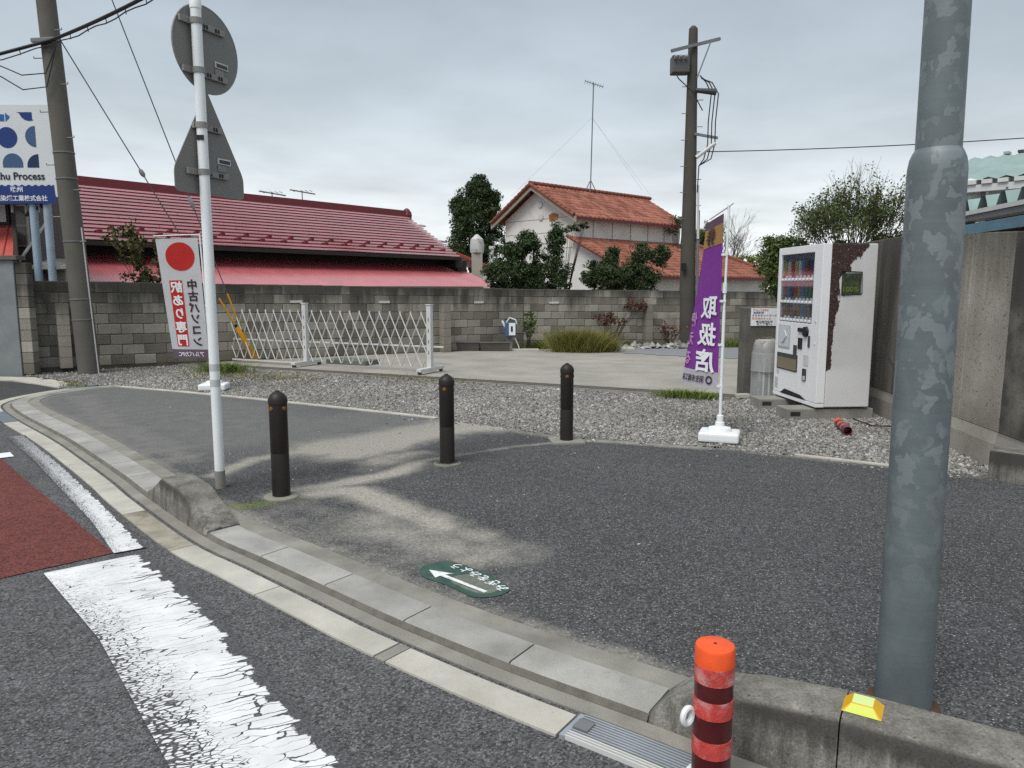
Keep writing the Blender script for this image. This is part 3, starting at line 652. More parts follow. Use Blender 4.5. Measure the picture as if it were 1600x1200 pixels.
def stones(name, poly, n, r0, r1, bias=None, z=-.012):
    P = np.array(poly); a, b = P.min(0), P.max(0); X = rng.uniform(a[0], b[0], n*3); Y = rng.uniform(a[1], b[1], n*3)
    k = inpoly(poly, X, Y)
    if bias is not None: k &= rng.random(len(X)) < bias(X, Y)
    X, Y = X[k][:n], Y[k][:n]; m = len(X)
    base = np.array([(1, 0, 0), (0, 1, 0), (-1, 0, 0), (0, -1, 0), (0, 0, 1), (.62, .62, .62), (-.6, .55, .5)], float)[:, :]
    F0 = np.array([(0, 5, 4), (5, 1, 4), (1, 6, 4), (6, 2, 4), (2, 3, 4), (3, 0, 4), (0, 1, 5), (1, 2, 6)])
    r = rng.uniform(r0, r1, m)*np.exp(rng.normal(0, .28, m)); th = rng.uniform(0, 6.28, m); st = rng.uniform(.55, 1.0, m)
    J = base[None]*(1+rng.normal(0, .18, (m, 7, 1)))
    x = J[..., 0]*r[:, None]; y = J[..., 1]*(r*st)[:, None]; zz = J[..., 2]*(r*rng.uniform(.45, .95, m))[:, None]
    tx, ty = rng.normal(0, .3, m), rng.normal(0, .3, m); zz = zz + x*tx[:, None] + y*ty[:, None]
    V = np.stack([x*np.cos(th)[:, None]-y*np.sin(th)[:, None]+X[:, None], x*np.sin(th)[:, None]+y*np.cos(th)[:, None]+Y[:, None], zz+z], 2).reshape(-1, 3)
    F = (F0[None]+np.arange(m)[:, None, None]*7).reshape(-1, 3)
    v = np.repeat(np.clip(rng.beta(1.9, 1.75, m), 0, 1), 7)
    return link(name, fmesh(name, V, F, v), m_stone)
def dens(X, Y):
    d = np.clip(1.15-(Y-6)/13, .25, 1); far_left = np.clip((X+8.5)/3, .35, 1); return d*far_left
tag(stones('gravel', GRAV, 100000, .008, .017, dens), 'grey crushed-stone gravel between the pavement and the gate rail', 'gravel', kind='stuff')
EDGE = [(-1.6, 8.75), (-.3, 8.0), (.6, 7.3), (2, 6.9), (3.9, 5.7), (4.1, 6.1), (3.3, 6.5), (2, 7.3), (.6, 7.75), (-.4, 8.5), (-1.3, 9.0)]
tag(stones('loose_stones', EDGE, 1500, .008, .016, lambda X, Y: np.full(X.shape, .5), z=.0), 'loose pebbles strewn along the edge of the asphalt', 'pebbles', kind='stuff')
tag(stones('grit', [(-6, 10.6), (-3, 7), (-1, 4.2), (.3, 3.4), (3.6, 6), (-1.3, 8.7)], 170, .005, .011, None, z=.0), 'tiny stones scattered over the open asphalt', 'pebbles', kind='stuff')
tag(ribbon([(a, b) for a, b in np.linspace(RAIL[0], RAIL[1], 20)], .34, -.05, .010).build('rail_bed', m_conc), kind='structure')
rd = Vector((*RAIL[1], 0))-Vector((*RAIL[0], 0)); rd.normalize(); rn = Vector((-rd.y, rd.x, 0))
rail = empty('gate_rail', (RAIL[0][0], RAIL[0][1], 0), 0, 'pair of thin dark steel rails let into concrete across the yard entrance', 'rail')
for off in (-.10, .06):
    p0 = rn*off; p1 = rd*11.2+rn*off
    MB().tube([p0+Vector((0, 0, .014)), p1+Vector((0, 0, .014))], .014, 6).build('rail_bar', m_rail, rail)

# ================================================================== block wall
wall = empty('block_wall', (0, 0, 0), 0, 'long weathered grey concrete block wall across the back of the yard', 'wall')
bw, bh, CO = .40, .20, 8
bmesh_full = MB().box(-.195, .195, -.055, .055, .006, .194).mesh('block', .008, 1); bmesh_full.materials.append(m_block)
bmesh_half = MB().box(-.095, .095, -.055, .055, .006, .194).mesh('block_half', .008, 1); bmesh_half.materials.append(m_block)
wtop = lambda t: .0
blocks = []
_start = 0
for si, (A, B) in enumerate(zip(WALL[:-1], WALL[1:])):
    A = Vector(A); B = Vector(B); L = (B-A).length; d = (B-A)/L; ang = math.atan2(d.y, d.x)
    za, zb = [(.075, -.085), (-.085, -.195)][si]
    # mortar core
    mb = MB(); n2 = Vector((-d.y, d.x))
    for (p, z) in ((A, za), (B, zb)):
        for o in (-.046, .046):
            q = p+n2*o; mb.V += [(q.x, q.y, z-.25), (q.x, q.y, z+CO*bh-.004)]
    mb.F = [(0, 1, 3, 2), (4, 6, 7, 5), (0, 4, 5, 1), (2, 3, 7, 6), (1, 5, 7, 3), (0, 2, 6, 4)]
    mb.build('mortar_core', m_mortar, wall)
    n = int(L/bw)
    for r in range(CO):
        k = 0; s = 0
        while s < L-.1:
            half = (r % 2 == 1 and s == 0); w = .2 if half else .4
            if s+w > L: w = .2 if L-s < .4 else .4
            c = s+w/2; p = A+d*c; z = za+(zb-za)*c/L+r*bh
            blocks.append((p.x, p.y, z+random.uniform(-.002, .002), ang+random.uniform(-.004, .004), w < .3, random.uniform(-.003, .003)))
            s += w
# rows of blocks nearest the photograph's viewpoint become single parts, the rest one joined part
blocks.sort(key=lambda b: math.hypot(b[0], b[1]))
hidden = lambda b: 0
rest = MB()
for i, (x, y, z, a, hf, jo) in enumerate(blocks):
    src = bmesh_half if hf else bmesh_full
    if i < 300:
        o = bpy.data.objects.new('block', src); COL.objects.link(o); o.parent = wall
        o.location = (x-math.sin(a)*jo, y+math.cos(a)*jo, z); o.rotation_euler = (0, 0, a)
    else:
        w = .095 if hf else .195
        rest.box(-w, w, -.055, .055, .006, .194, rotm((x-math.sin(a)*jo, y+math.cos(a)*jo, z), a))
ro = rest.build('far_blocks', m_block, wall, fix=False); ro['kind'] = 'stuff'
at = ro.data.attributes.new('var', 'FLOAT', 'POINT'); at.data.foreach_set('value', np.repeat(rng.random(len(ro.data.vertices)//8), 8).astype(np.float32))
def wallpt(s, off=0):
    A, B, C = [Vector(p) for p in WALL]; L = (B-A).length
    P, Q, t = (A, B, s) if s <= L else (B, C, s-L)
    d = (Q-P).normalized(); p = P+d*t+Vector((d.y, -d.x))*off
    z = .075-.16*min(s, L)/L-(.11*max(0, s-L)/(C-B).length)
    return p.x, p.y, z, math.atan2(d.y, d.x)
# coping slab pieces, buttress piers, little white vent labels
for i in range(42):
    s0 = .02+i*.5
    if s0+.5 > 20.8: break
    x, y, z, a = wallpt(s0+.25)
    MB().box(-.247, .247, -.0545, .0545, -.01, random.uniform(.004, .016)).build('coping_block', m_dconc, wall).matrix_local = rotm((x, y, z+CO*bh+.002), a)
for s, h in ((.42, 1.28), (8.65, 1.36), (14.9, 1.38)):
    x, y, z, a = wallpt(s, .18)
    p = MB()
    for r in range(int(h/.2)): p.box(-.10, .10, -.12, .115, r*.2+.004, r*.2+.196)
    p.box(-.085, .085, -.105, .115, 0, int(h/.2)*.2)
    p.build('buttress', m_block, wall).matrix_local = rotm((x, y, z), a)
for s in (4.9, 7.05, 9.75, 12.1):
    x, y, z, a = wallpt(s, .058)
    MB().box(-.14, .14, -.012, .0, 0, .05).build('vent_plate', m_walu, wall).matrix_local = rotm((x, y, z+1.22), a)
# grey slab wall at the far left
gw = empty('slab_wall', (-8.82, 13.25, 0), 0, 'smooth blue-grey concrete slab wall at the left edge of the yard', 'wall')
gs = simple('blue_grey_slab', (.20, .215, .22), .8, .15, 2, .15, 50, grime=.5, gcol=(.09, .085, .07), gscale=1.5)
MB().box(-3.6, -.0, -.08, .08, -.05, 2.04).build('slab', gs, gw, bevel=.012); MB().box(-3.6, .10, -.13, .13, 2.04, 2.12).build('coping', m_dconc, gw, bevel=.01)
for r in range(10):
    MB().box(.012, .21, -.06, .12, r*.2+.004, r*.2+.196).build('block', m_block, gw, bevel=.006, bseg=1)

# ================================================================== concrete retaining wall on the right
cw = empty('retaining_wall', (0, 0, 0), 0, 'tall stained cast-concrete wall behind the vending machine', 'wall')
def cwx(y): return 4.337+.12*(y-7.227)
ys = [10.5, 9.4, 8.3, 7.0, 5.74]; zt = lambda y: min(2.15, 2.03+.058*(y-6.4))
for a, b in zip(ys[:-1], ys[1:]):
    mb = MB(); a2, b2 = a-.004, b+.004
    for y in (a2, b2):
        x = cwx(y); mb.V += [(x, y, .30), (x+.22, y, .30), (x+.22, y, zt(y)), (x+.02, y, zt(y))]
    mb.F = [(0, 1, 2, 3), (7, 6, 5, 4), (0, 3, 7, 4), (1, 5, 6, 2), (3, 2, 6, 7), (0, 4, 5, 1)]
    mb.build('wall_panel', m_cwall, cw, bevel=.008, bseg=1)
mb = MB()
for y in (10.5, 5.74):
    x = cwx(y); mb.V += [(x-.035, y, -.1), (x+.25, y, -.1), (x+.25, y, .30), (x-.004, y, .30), (x-.028, y, .2)]
mb.F = [(0, 1, 2, 3, 4), (9, 8, 7, 6, 5)]+[(i, 5+i, 5+(i+1) % 5, (i+1) % 5) for i in range(5)]
mb.build('footing', m_cwall, cw)
ks = empty('boundary_kerb', (3.88, 5.86, 0), R(-44), 'short mossy concrete kerb at the right edge beside the retaining wall', 'kerb')
MB().box(0, .6, 0, .26, -.05, .245).build('kerb_piece', m_kraise, ks, bevel=.015); MB().box(.608, 1.3, 0, .26, -.05, .245).build('kerb_piece', m_kraise, ks, bevel=.015); MB().box(1.308, 2.2, 0, .26, -.05, .245).build('kerb_piece', m_kraise, ks, bevel=.015)
sheet('neighbour_lot', [(4.6, 10.7), (4.35, 5.9), (4.7, 5.45), (9, 4.9), (30, 3), (30, 40), (12, 24), (12, 12)], -.008, m_yard)
# gate pier with the small notice
gp = tag(MB().box(-.235, .235, -.14, .14, -.05, 1.27).build('gate_pier', m_dconc, None, bevel=.012, loc=(3.56, 10.66, 0)), 'low dark concrete gate pier left of the vending machine', 'pier')
nb = empty('notice_board', (3.59, 10.512, 1.14), 0, 'small white notice with coloured Japanese lines on the concrete gate pier', 'notice')
MB().box(-.19, .19, -.006, .005, -.125, .125).build('board', m_wplas, nb)
fm = lambda x, y: (x, -.0085, y)
for body, c, yy, w, m, al in (('アルパカPC', -.055, .098, .22, i_red, 0), ('修理販売', -.085, .060, .15, i_lblue, 0), ('ミサキネットワーク', 0, .022, .35, i_lblue, 0), ('株式会社もっと', -.04, -.018, .27, i_orange, 0), ('埼玉県羽生市', .0, -.066, .24, i_black, 0), ('北二丁目7-1', 0, -.102, .22, i_black, 0)):
    t_ = MB(); put_text(t_, body, fm, c, yy, .036, .02, width=w); t_.build('lettering', m, nb)

# ================================================================== utility pole at the left with its guys and cables
pl = empty('utility_pole', (-7.80, 13.50, .02), 0, 'leaning grey concrete utility pole rising in front of the block wall at left', 'utility pole')
pl.rotation_euler = (0, R(-2.4), 0)
MB().lathe([(.185, -.1), (.165, 4), (.148, 8), (.135, 11.5), (.1, 11.55)], 24).build('pole_shaft', m_pole, pl, smooth=True)
for z in (.95, 1.32, 2.35, 3.45, 3.9): MB().lathe([(.192-z*.004, z), (.192-z*.004, z+.022)], 24).build('steel_band', m_steel, pl)
for i in range(10):
    z = 1.9+i*.45; sd_ = 1 if i % 2 else -1
    MB().tube([(sd_*.14, -.09, z), (sd_*.27, -.10, z), (sd_*.27, -.10, z+.03)], .009, 6).build('step_bolt', m_steel, pl)
MB().box(-.24, .24, -.19, -.14, 5.74, 5.81).build('cable_clamp', m_steel, pl, bevel=.008)
MB().tube([(.185, -.03, -.1), (.172, -.03, 2.6)], .014, 6).build('conduit', m_walu, pl)
MB().box(-.42, -.16, -.02, .01, 6.62, 6.66).build('bracket', m_steel, pl)
def sag(a, b, k, n=24):
    a, b = Vector(a), Vector(b); return [a.lerp(b, i/n)-Vector((0, 0, k*4*(i/n)*(1-i/n))) for i in range(n+1)]
PT = (-7.88, 13.29, 5.78)
cab = empty('telephone_cable', PT, 0, 'thick black bundled cable running past the leaning pole at top left', 'cable'); pv = Vector(PT)
for a, b in ((PT, (-.6, 8.2, 6.55)), (PT, (-17, 13.6, 4.4))):
    P = [p-pv for p in sag(a, b, .22, 30)]
    MB().tube(P, .028, 6).build('cable', m_wire, cab)
    MB().tube([p+Vector((0, 0, -.085+.02*math.sin(i*1.7))) for i, p in enumerate(P)], .010, 5).build('messenger_wire', m_wire, cab)
    for i in range(2, 29, 2): MB().tube([P[i]+Vector((0, 0, .03)), P[i]+Vector((.02, 0, -.10))], .008, 4).build('cable_hanger', m_wire, cab)
for dz, e in ((-.75, -1.9), (-1.05, -1.5)):
    MB().tube([(.05, 0, -.1), (-.15, -.03, dz*.75), (-.55, -.05, dz*.8), (-.9, -.05, dz*.6), (e, -.05, -.38)], .011, 5).build('service_loop', m_wire, cab)
def guy(top, ground, label, t0, tin, t1):
    top, ground = Vector(top), Vector(ground); g = empty('guy_wire', ground, 0, label, 'guy wire', 'guy wires of the leaning pole')
    at_ = lambda t: top.lerp(ground, t)-ground
    MB().tube([at_(0), at_(t0+.02)], .0105, 6).build('wire', m_swire, g)
    MB().tube([at_(tin-.012), at_(tin-.005), at_(tin+.005), at_(tin+.012)], [.02, .045, .045, .02], 8).build('insulator', m_insul, g, smooth=True)
    MB().tube([at_(t0), at_(t1+.005)], .019, 8).build('upper_cover', m_yellow, g, smooth=True)
    MB().tube([at_(t1), at_(t1+.012), at_(.99), at_(1.0)], [.03, .05, .055, .03], 10).build('lower_cover', m_yellow, g, smooth=True)
    MB().tube([at_(t1-.008), at_(t1+.012)], .032, 8).build('cover_collar', m_black, g)
guy((-7.92, 13.48, 5.93), (-5.40, 15.50, .05), 'lower guy wire with yellow cover slanting from the pole behind the gate', .78, .38, .88)
guy((-8.12, 13.50, 9.95), (-5.52, 15.62, .05), 'steeper guy wire with yellow cover coming down from out of frame', .86, .68, .945)

# ================================================================== utility pole in the middle distance
pm = empty('utility_pole', (5.1, 21.55, -.16), 0, 'dark utility pole with transformer and street lamp behind the purple banner', 'utility pole'); pm.rotation_euler = (0, R(-.4), 0)
MB().lathe([(.235, -.1), (.21, 3), (.165, 6), (.125, 8.7), (.12, 8.85), (.06, 8.92)], 20).build('pole_shaft', m_dpole, pm, smooth=True)
for i in range(15): MB().lathe([(.232-.0125*(i*.55+.6), .6+i*.55), (.232-.0125*(i*.55+.6), .62+i*.55)], 16).build('steel_band', m_steel, pm)
for i in range(14):
    z = 2.6+i*.36; q = -1 if i % 2 else 1; MB().tube([(q*.1, -.1, z), (q*.30, -.12, z)], .011, 5).build('step_bolt', m_steel, pm)
MB().box(-.72, .80, -.04, .04, -.04, .04, rotm((0, -.19, 8.36), R(14), 0, R(-16))).build('crossarm', m_steel, pm)
sw = MB().box(-.62, -.14, -.30, .08, 7.62, 8.08).build('switch_box', simple('dark_grey_box', (.085, .085, .085), .6, .15), pm, bevel=.03)
for i in range(3): MB().lathe([(.035, 0), (.05, .03), (.03, .06), (.05, .09), (.03, .13)], 10).build('bushing', m_insul, sw).matrix_local = rotm((-.55+i*.14, -.30, 7.98), 0, R(70))
MB().tube([(.45, -.15, 8.45), (.1, -.14, 7.5)], .02, 6).build('arm_brace', m_steel, pm)
MB().tube([(.05, -.2, 7.16), (.62, -.24, 7.10)], [.06, .09], 10).build('lightning_arrester', m_dgrey, pm)
MB().box(.05, .72, -.025, .025, -.035, .035, rotm((0, -.2, 6.0), 0, 0, R(10))).build('cable_arm', m_steel, pm)
for i in range(3):
    x = .42+i*.1
    MB().tube([(.16+i*.02, -.22, 7.55-i*.04), (x*.8, -.25, 7.35), (x+.06, -.25, 7.05), (x, -.24, 6.3), (x, -.24, 5.7), (x-.1, -.24, 5.3), (.2, -.2, 5.12), (.17, -.2, 4.4)], .017, 5).build('drop_cable', m_wire, pm)
MB().tube([(-.6, -.25, 7.75), (-.45, -.3, 7.45), (-.05, -.3, 7.1), (.25, -.26, 6.6)], .016, 5).build('drop_cable', m_wire, pm)
lp = MB().tube([(.12, -.2, 5.35), (.62, -.28, 5.72)], .055, 8).build('street_lamp', m_walu, pm, smooth=True)
MB().tube([(.26, -.12, .2), (.24, -.12, 3.9)], .045, 8).build('conduit', m_steel, pm)
MB().tube([(.235, -.16, 3.1), (.20, -.16, 4.6)], .035, 8).build('cover_pipe', m_walu, pm)
MB().box(-.24, -.12, -.32, -.2, 2.2, 2.42).build('meter_box', m_black, pm, bevel=.01)
w2 = tag(MB().tube([Vector(p) for p in sag((5.2, 21.4, 5.35), (26, 17.5, 6.4), .35, 30)], .014, 5).build('service_wire', m_wire), 'thin overhead wire running right from the middle utility pole', 'wire')

# ================================================================== sign post with two sign backs
sp = empty('sign_post', (-2.28, 5.608, 0), 0, 'white steel sign post with round and triangular sign backs beside the kerb', 'sign post')
MB().lathe([(.0375, .135), (.0375, 3.54), (.041, 3.545), (.041, 3.60), (.030, 3.625)], 20).build('post', m_wpaint, sp, smooth=True)
MB().lathe([(.039, -.05), (.039, .14)], 20).build('post_sleeve', m_conc, sp, smooth=True)
for z in (.80, .92): MB().lathe([(.0383, z), (.0383, z+.055)], 20).build('grey_tape', m_grey, sp, smooth=True)
MB().box(-.024, .024, -.041, -.02, 2.625, 2.66).build('black_sticker', m_black, sp)
A_ = R(66)   # plane of the signs seen from above
SM = Matrix.Rotation(A_, 4, 'Z')
def signplate(name, poly, zc, off):
    # polygon in (along, up); plate sits on the far side of the post
    o = MB().prism(poly, -.004, .004).build(name, m_signback, sp, bevel=0)
    o.matrix_local = SM @ Matrix.Translation((off, .058, zc)) @ Matrix.Rotation(R(90), 4, 'X'); return o
cir = signplate('round_sign', [(.31*math.cos(t), .31*math.sin(t)) for t in np.linspace(0, 2*math.pi, 48, endpoint=False)], 3.305, .135)
rimp = [Vector((.308*math.cos(t), .308*math.sin(t), 0)) for t in np.linspace(0, 2*math.pi, 49)]
MB().tube(rimp, .007, 6, cap=False).build('rim', m_bracket, cir)
def roundpoly(P, r, n=6):
    out = []
    for i, p in enumerate(P):
        p = Vector(p); a = Vector(P[i-1])-p; b = Vector(P[(i+1) % len(P)])-p
        k = min(r, a.length*.45, b.length*.45); s, e = p+a.normalized()*k, p+b.normalized()*k
        for j in range(n+1): t = j/n; out.append(tuple((1-t)**2*s+2*t*(1-t)*p+t*t*e))
    return out
tripoly = roundpoly([(.0, .47), (-.335, -.13), (-.335, -.30), (.335, -.30), (.335, -.13)], .045)
tri = signplate('triangular_sign', tripoly, 2.545, .115)
for xa, xb, zz in ((-.12, .30, 3.46), (-.11, .31, 3.12), (-.045, .235, 2.735), (-.12, .27, 2.40)):
    b = MB().box(xa, xb, .028, .050, zz-.022, zz+.022).build('bracket_rail', m_bracket, sp, bevel=.003); b.matrix_local = SM
    c = MB().lathe([(.045, -.02), (.045, .02)], 16, (0, 0, zz)).build('pole_clamp', m_bracket, sp)
    for x in (xb-.20, xb-.175, xb-.09, xb-.065): MB().box(x-.006, x+.006, .022, .030, zz-.014, zz+.014).build('slot', m_black, b)
    MB().lathe([(.010, -.02), (.010, .02)], 8).build('bolt', m_steel, sp).matrix_local = SM @ rotm((.052, 0, zz), 0, R(90))
for zz, xx in ((3.22, .26), (2.51, .24)):
    q = MB().box(xx-.055, xx+.075, .046, .0525, zz-.02, zz+.025).build('plate_label', m_walu, sp); q.matrix_local = SM
    MB().box(xx-.04, xx+.065, .043, .046, zz-.012, zz+.014).build('label_print', m_dgrey, q); MB().box(xx-.055, xx+.03, .047, .0525, zz-.075, zz-.03).build('label_sheet', m_bracket, q)

# ================================================================== galvanised pole
gv = empty('street_pole', (1.467, 2.587, 0), 0, 'thick galvanised steel pole stepping in to a thinner upper tube at right', 'pole'); gv.rotation_euler = (0, R(-.45), 0)
MB().lathe([(.096, -.05), (.0935, .4), (.0925, 1.93), (.0915, 1.955), (.087, 1.985), (.079, 2.005), (.0715, 2.018)], 48).build('lower_tube', m_galv, gv, smooth=True)
MB().lathe([(.0715, 2.0), (.069, 2.6), (.06, 6.0)], 40).build('upper_tube', m_galv, gv, smooth=True)
MB().lathe([(.13, -.03), (.125, .008), (.09, .012)], 24).build('base_stain', simple('rusty_soil', (.07, .038, .025), .95, .4, 20, .4), gv)

# ================================================================== bollards
def bollard():
    r = empty('bollard', (0, 0, 0)); rb = .066
    MB().lathe([(rb, -.05), (rb, .33), (rb-.002, .335), (rb-.002, .34), (rb, .345), (rb, .715)], 28).build('post', m_bollard, r, smooth=True)
    MB().lathe([(rb+.004, .708), (rb+.004, .738), (rb-.003, .757), (rb-.016, .777), (rb-.034, .790), (.018, .795), (.016, .803), (.004, .805)], 28).build('cap', m_bollard, r, smooth=True)
    for k in range(4):
        a = R(-100+k*90); MB().lathe([(.017, 0), (.015, .006), (.003, .0075)], 14).build('reflector', m_amber, r, smooth=True).matrix_local = Matrix.Rotation(a, 4, 'Z') @ rotm((rb-.0015, 0, .675), 0, 0, R(90))
    return r
b0 = bollard()
for i, (x, y, lab) in enumerate(((-1.726, 5.359, 'dark brown bollard nearest the white sign post'), (-.576, 6.414, 'middle dark bollard of three, in front of the gate'), (.554, 7.351, 'farthest dark bollard on a square slab at the gravel edge'))):
    o = b0 if i == 0 else copy_tree(b0)
    o.location = (x, y, 0); o.rotation_euler.z = (-.35, -.03, .12)[i]; tag(o, lab, 'bollard', 'three dark bollards on the pavement')
    if i < 2: MB().lathe([(.135, -.02), (.128, .008), (.10, .014), (.06, .014)], 18).build('concrete_collar', m_back, o)
    else: MB().box(-.165, .165, -.15, .15, -.02, .022).build('concrete_collar', m_conc, o, bevel=.006)

# ================================================================== orange delineator post, reflector stud, broken post on the gravel
dl = empty('delineator_post', (.625, 2.14, -.045), 0, 'orange and maroon banded flexible post at the bottom edge of the picture', 'delineator')
pr = .0595
for nme, m, z0, z1 in (('cap', m_orange, .452, .512), ('reflective_band', m_refl, .398, .452), ('dark_band', m_maroon, .345, .398), ('reflective_band', m_refl, .288, .345), ('dark_band', m_maroon, .215, .288), ('reflective_band', m_refl, .16, .215), ('dark_band', m_maroon, .05, .16)):
    k = pr+(.0018 if 'refl' in nme else 0)+(.0012 if nme == 'cap' else 0)
    MB().lathe([(k, z0)]+([(k, z1-.012), (k-.003, z1-.004), (k-.012, z1)] if nme == 'cap' else [(k, z1)]), 32).build(nme, m, dl, smooth=True)
MB().lathe([(.005, .5125), (.0045, .5135)], 10).build('cap_hole', m_black, dl)
MB().lathe([(.105, .0), (.10, .03), (.078, .07), (.062, .078)], 28).build('base', m_wplas, dl, smooth=True)
rp = [Vector((.021*math.cos(t), 0, .026*math.sin(t))) for t in np.linspace(0, 2*math.pi, 17)]
MB().tube(rp, .0095, 8, cap=False).build('ring', m_wplas, dl, smooth=True).matrix_local = rotm((-.083, -.02, .285), R(35))
st = empty('road_stud', (1.125, 2.205, .215), R(-32), 'small fluorescent yellow reflector glued on the kerb by the galvanised pole', 'reflector')
def frus(a, b, h, c0=0): return MB().add([(-a, -b, 0), (a, -b, 0), (a, b, 0), (-a, b, 0), (-a*.55, -b*.62, h), (a*.55, -b*.62, h), (a*.55, b*.62, h), (-a*.55, b*.62, h)], [(0, 3, 2, 1), (4, 5, 6, 7), (0, 1, 5, 4), (1, 2, 6, 5), (2, 3, 7, 6), (3, 0, 4, 7)])
fb = frus(.058, .05, .026); fb.build('stud_body', m_yo, st)
MB().add([(-.050, -.0512, .001), (.050, -.0512, .001), (.031, -.0335, .0245), (-.031, -.0335, .0245)], [(0, 1, 2, 3)]).build('front_lens', m_yg, st)
MB().box(-.030, .030, -.029, .029, .024, .0275).build('top_plate', m_yw, st)
bp = empty('broken_post', (3.64, 7.98, .045), R(-14), 'broken red and orange post lying on the gravel below the vending machine', 'delineator')
Q = rotm((0, 0, 0), 0, R(90))
for k, (a, b, m, n_) in enumerate(((-.26, -.16, m_orange, 'cap'), (-.16, -.06, m_maroon, 'dark_band'), (-.06, .02, m_refl, 'reflective_band'), (.02, .10, m_maroon, 'dark_band'), (.10, .16, m_refl, 'reflective_band'), (.16, .30, m_maroon, 'dark_band'))):
    if k == 5: MB().add([(.045*math.cos(t), .045*math.sin(t), z) for z in (a, b) for t in np.linspace(0, 2*math.pi, 20, endpoint=False)]+[(.039*math.cos(t), .039*math.sin(t), z) for z in (b, a) for t in np.linspace(0, 2*math.pi, 20, endpoint=False)], [(r_*20+i, r_*20+(i+1) % 20, r_*20+20+(i+1) % 20, r_*20+20+i) for r_ in range(3) for i in range(20)]).build(n_, m, bp, smooth=True).matrix_local = Q
    else: MB().lathe([(.045+(.001 if 'refl' in n_ else 0), a), (.045+(.001 if 'refl' in n_ else 0), b)], 20).build(n_, m, bp, smooth=True).matrix_local = Q

# ================================================================== green pavement sticker
C0 = Vector((-.256, 3.78, 0)); du = Vector((-.725, .689, 0)); dv = Vector((-.689, -.725, 0))
stk = empty('pavement_marking', (C0.x, C0.y, .003), 0, 'worn green pavement marking with white arrow and hiragana', 'marking')
pf = lambda z: (lambda x, y: tuple(du*x+dv*y+Vector((0, 0, z))))
def marksheet(P, z, nm, m):
    pts = [(x+random.uniform(-.004, .004), y+random.uniform(-.004, .004)) for x, y in roundpoly(P, .04, 5)]; n = len(pts)
    MB().add([pf(z-.002)(x, y) for x, y in pts]+[pf(z)(x, y) for x, y in pts], [tuple(range(n, 2*n))]+[(i, (i+1) % n, n+(i+1) % n, n+i) for i in range(n)]).build(nm, m, stk)
marksheet([(-.285, -.075), (-.29, .05), (-.21, .135), (.02, .12), (.20, .14), (.305, .05), (.275, -.105), (.16, -.135), (-.12, -.125)], .002, 'green_rim', m_green)
marksheet([(-.235, -.05), (-.245, .05), (-.17, .095), (.02, .088), (.06, .02), (.03, -.06), (-.08, -.085)], .0035, 'worn_centre', simple('worn_marking', (.135, .15, .125), .9, .25, 16, .4, 90, grime=.6, gcol=(.075, .10, .085), gscale=9))
tx = MB()
for k, (ch, x, y) in enumerate(zip('みぎをみよう', (-.235, -.155, -.075, .0, .075, .155), (-.045, -.06, -.07, -.078, -.082, -.085))): put_text(tx, ch, pf(.0055), x, y, .078, .012)
tx.build('lettering', i_white, stk)
MB().add([pf(.0055)(x, y) for x, y in ((.225, .055), (.115, .105), (.118, .068), (-.215, .060), (-.215, .036), (.108, .040), (.085, -.002))], [(0, 1, 2, 5, 6), (2, 3, 4, 5)]).build('arrow', m_worn_ink, stk)

# ================================================================== white banner (printed side faces the street, seen through the cloth, so mirrored)
def banner_base(parent):
    MB().box(-.20, .20, -.17, .17, .0, .10).build('water_tank', m_wplas, parent, bevel=.03, bseg=3)
    MB().lathe([(.13, .085), (.11, .135), (.05, .15), (.045, .19), (.034, .195), (.034, .26), (.02, .265)], 20).build('tank_neck', m_wplas, parent, smooth=True)
fl = empty('banner_stand', (-4.58, 11.22, 0), R(8), 'white advertising banner with red disc on a weighted stand behind the sign post', 'banner')
banner_base(fl)
lean = lambda z: (-.012-.035*z, 0, z)
MB().tube([lean(.2), lean(1.3)], .016, 10).build('pole', m_wplas, fl, smooth=True); MB().tube([lean(1.2), lean(2.36)], .012, 10).build('upper_pole', m_wplas, fl, smooth=True)
MB().lathe([(.021, 0), (.021, .07)], 10).build('pole_joint', m_grey, fl).matrix_local = rotm(lean(1.2))
def f1(u, v, o=0):
    """u: 0 at the pole .. 1 outer edge, v: 0 top .. 1 bottom"""
    z = 2.30-1.82*v-.03*u*(1-v)+.02*u*v
    w = .60*u*(1-.07*v); x = lean(z)[0]-.035-w+.055*v*u; y = .03*math.sin(u*3.0+v*2.2)*(.4+v)+.05*u*u*v-o
    return (x, y, z)
MB().tube([lean(2.345), (lean(2.33)[0]-.66, -.0, 2.315)], .008, 6).build('top_arm', m_wplas, fl)
def clothgrid(name, f, u0, u1, v0, v1, mat, parent, nu=14, nv=40, o=0):
    vs = [f(u0+(u1-u0)*i/nu, v0+(v1-v0)*j/nv, o) for i in range(nu+1) for j in range(nv+1)]
    fs = [(i*(nv+1)+j, (i+1)*(nv+1)+j, (i+1)*(nv+1)+j+1, i*(nv+1)+j+1) for i in range(nu) for j in range(nv)]
    return MB().add(vs, fs).build(name, mat, parent, smooth=True, fix=False, sharp=0)
c1 = clothgrid('banner_cloth', f1, 0, 1, 0, 1, m_cwhite, fl)
def disc(f, cu, cv, ru, rv, o, n=40, rings=5):
    vs = [f(cu, cv, o)]; 
    for r in range(1, rings+1): vs += [f(cu+ru*r/rings*math.cos(t), cv+rv*r/rings*math.sin(t), o) for t in np.linspace(0, 2*math.pi, n, endpoint=False)]
    fs = [(0, 1+i, 1+(i+1) % n) for i in range(n)]+[(1+(r-1)*n+i, 1+r*n+i, 1+r*n+(i+1) % n, 1+(r-1)*n+(i+1) % n) for r in range(1, rings) for i in range(n)]
    return MB().add(vs, fs)
disc(f1, .47, .150, .355, .118, .004).build('red_disc', m_cred, c1, fix=False)
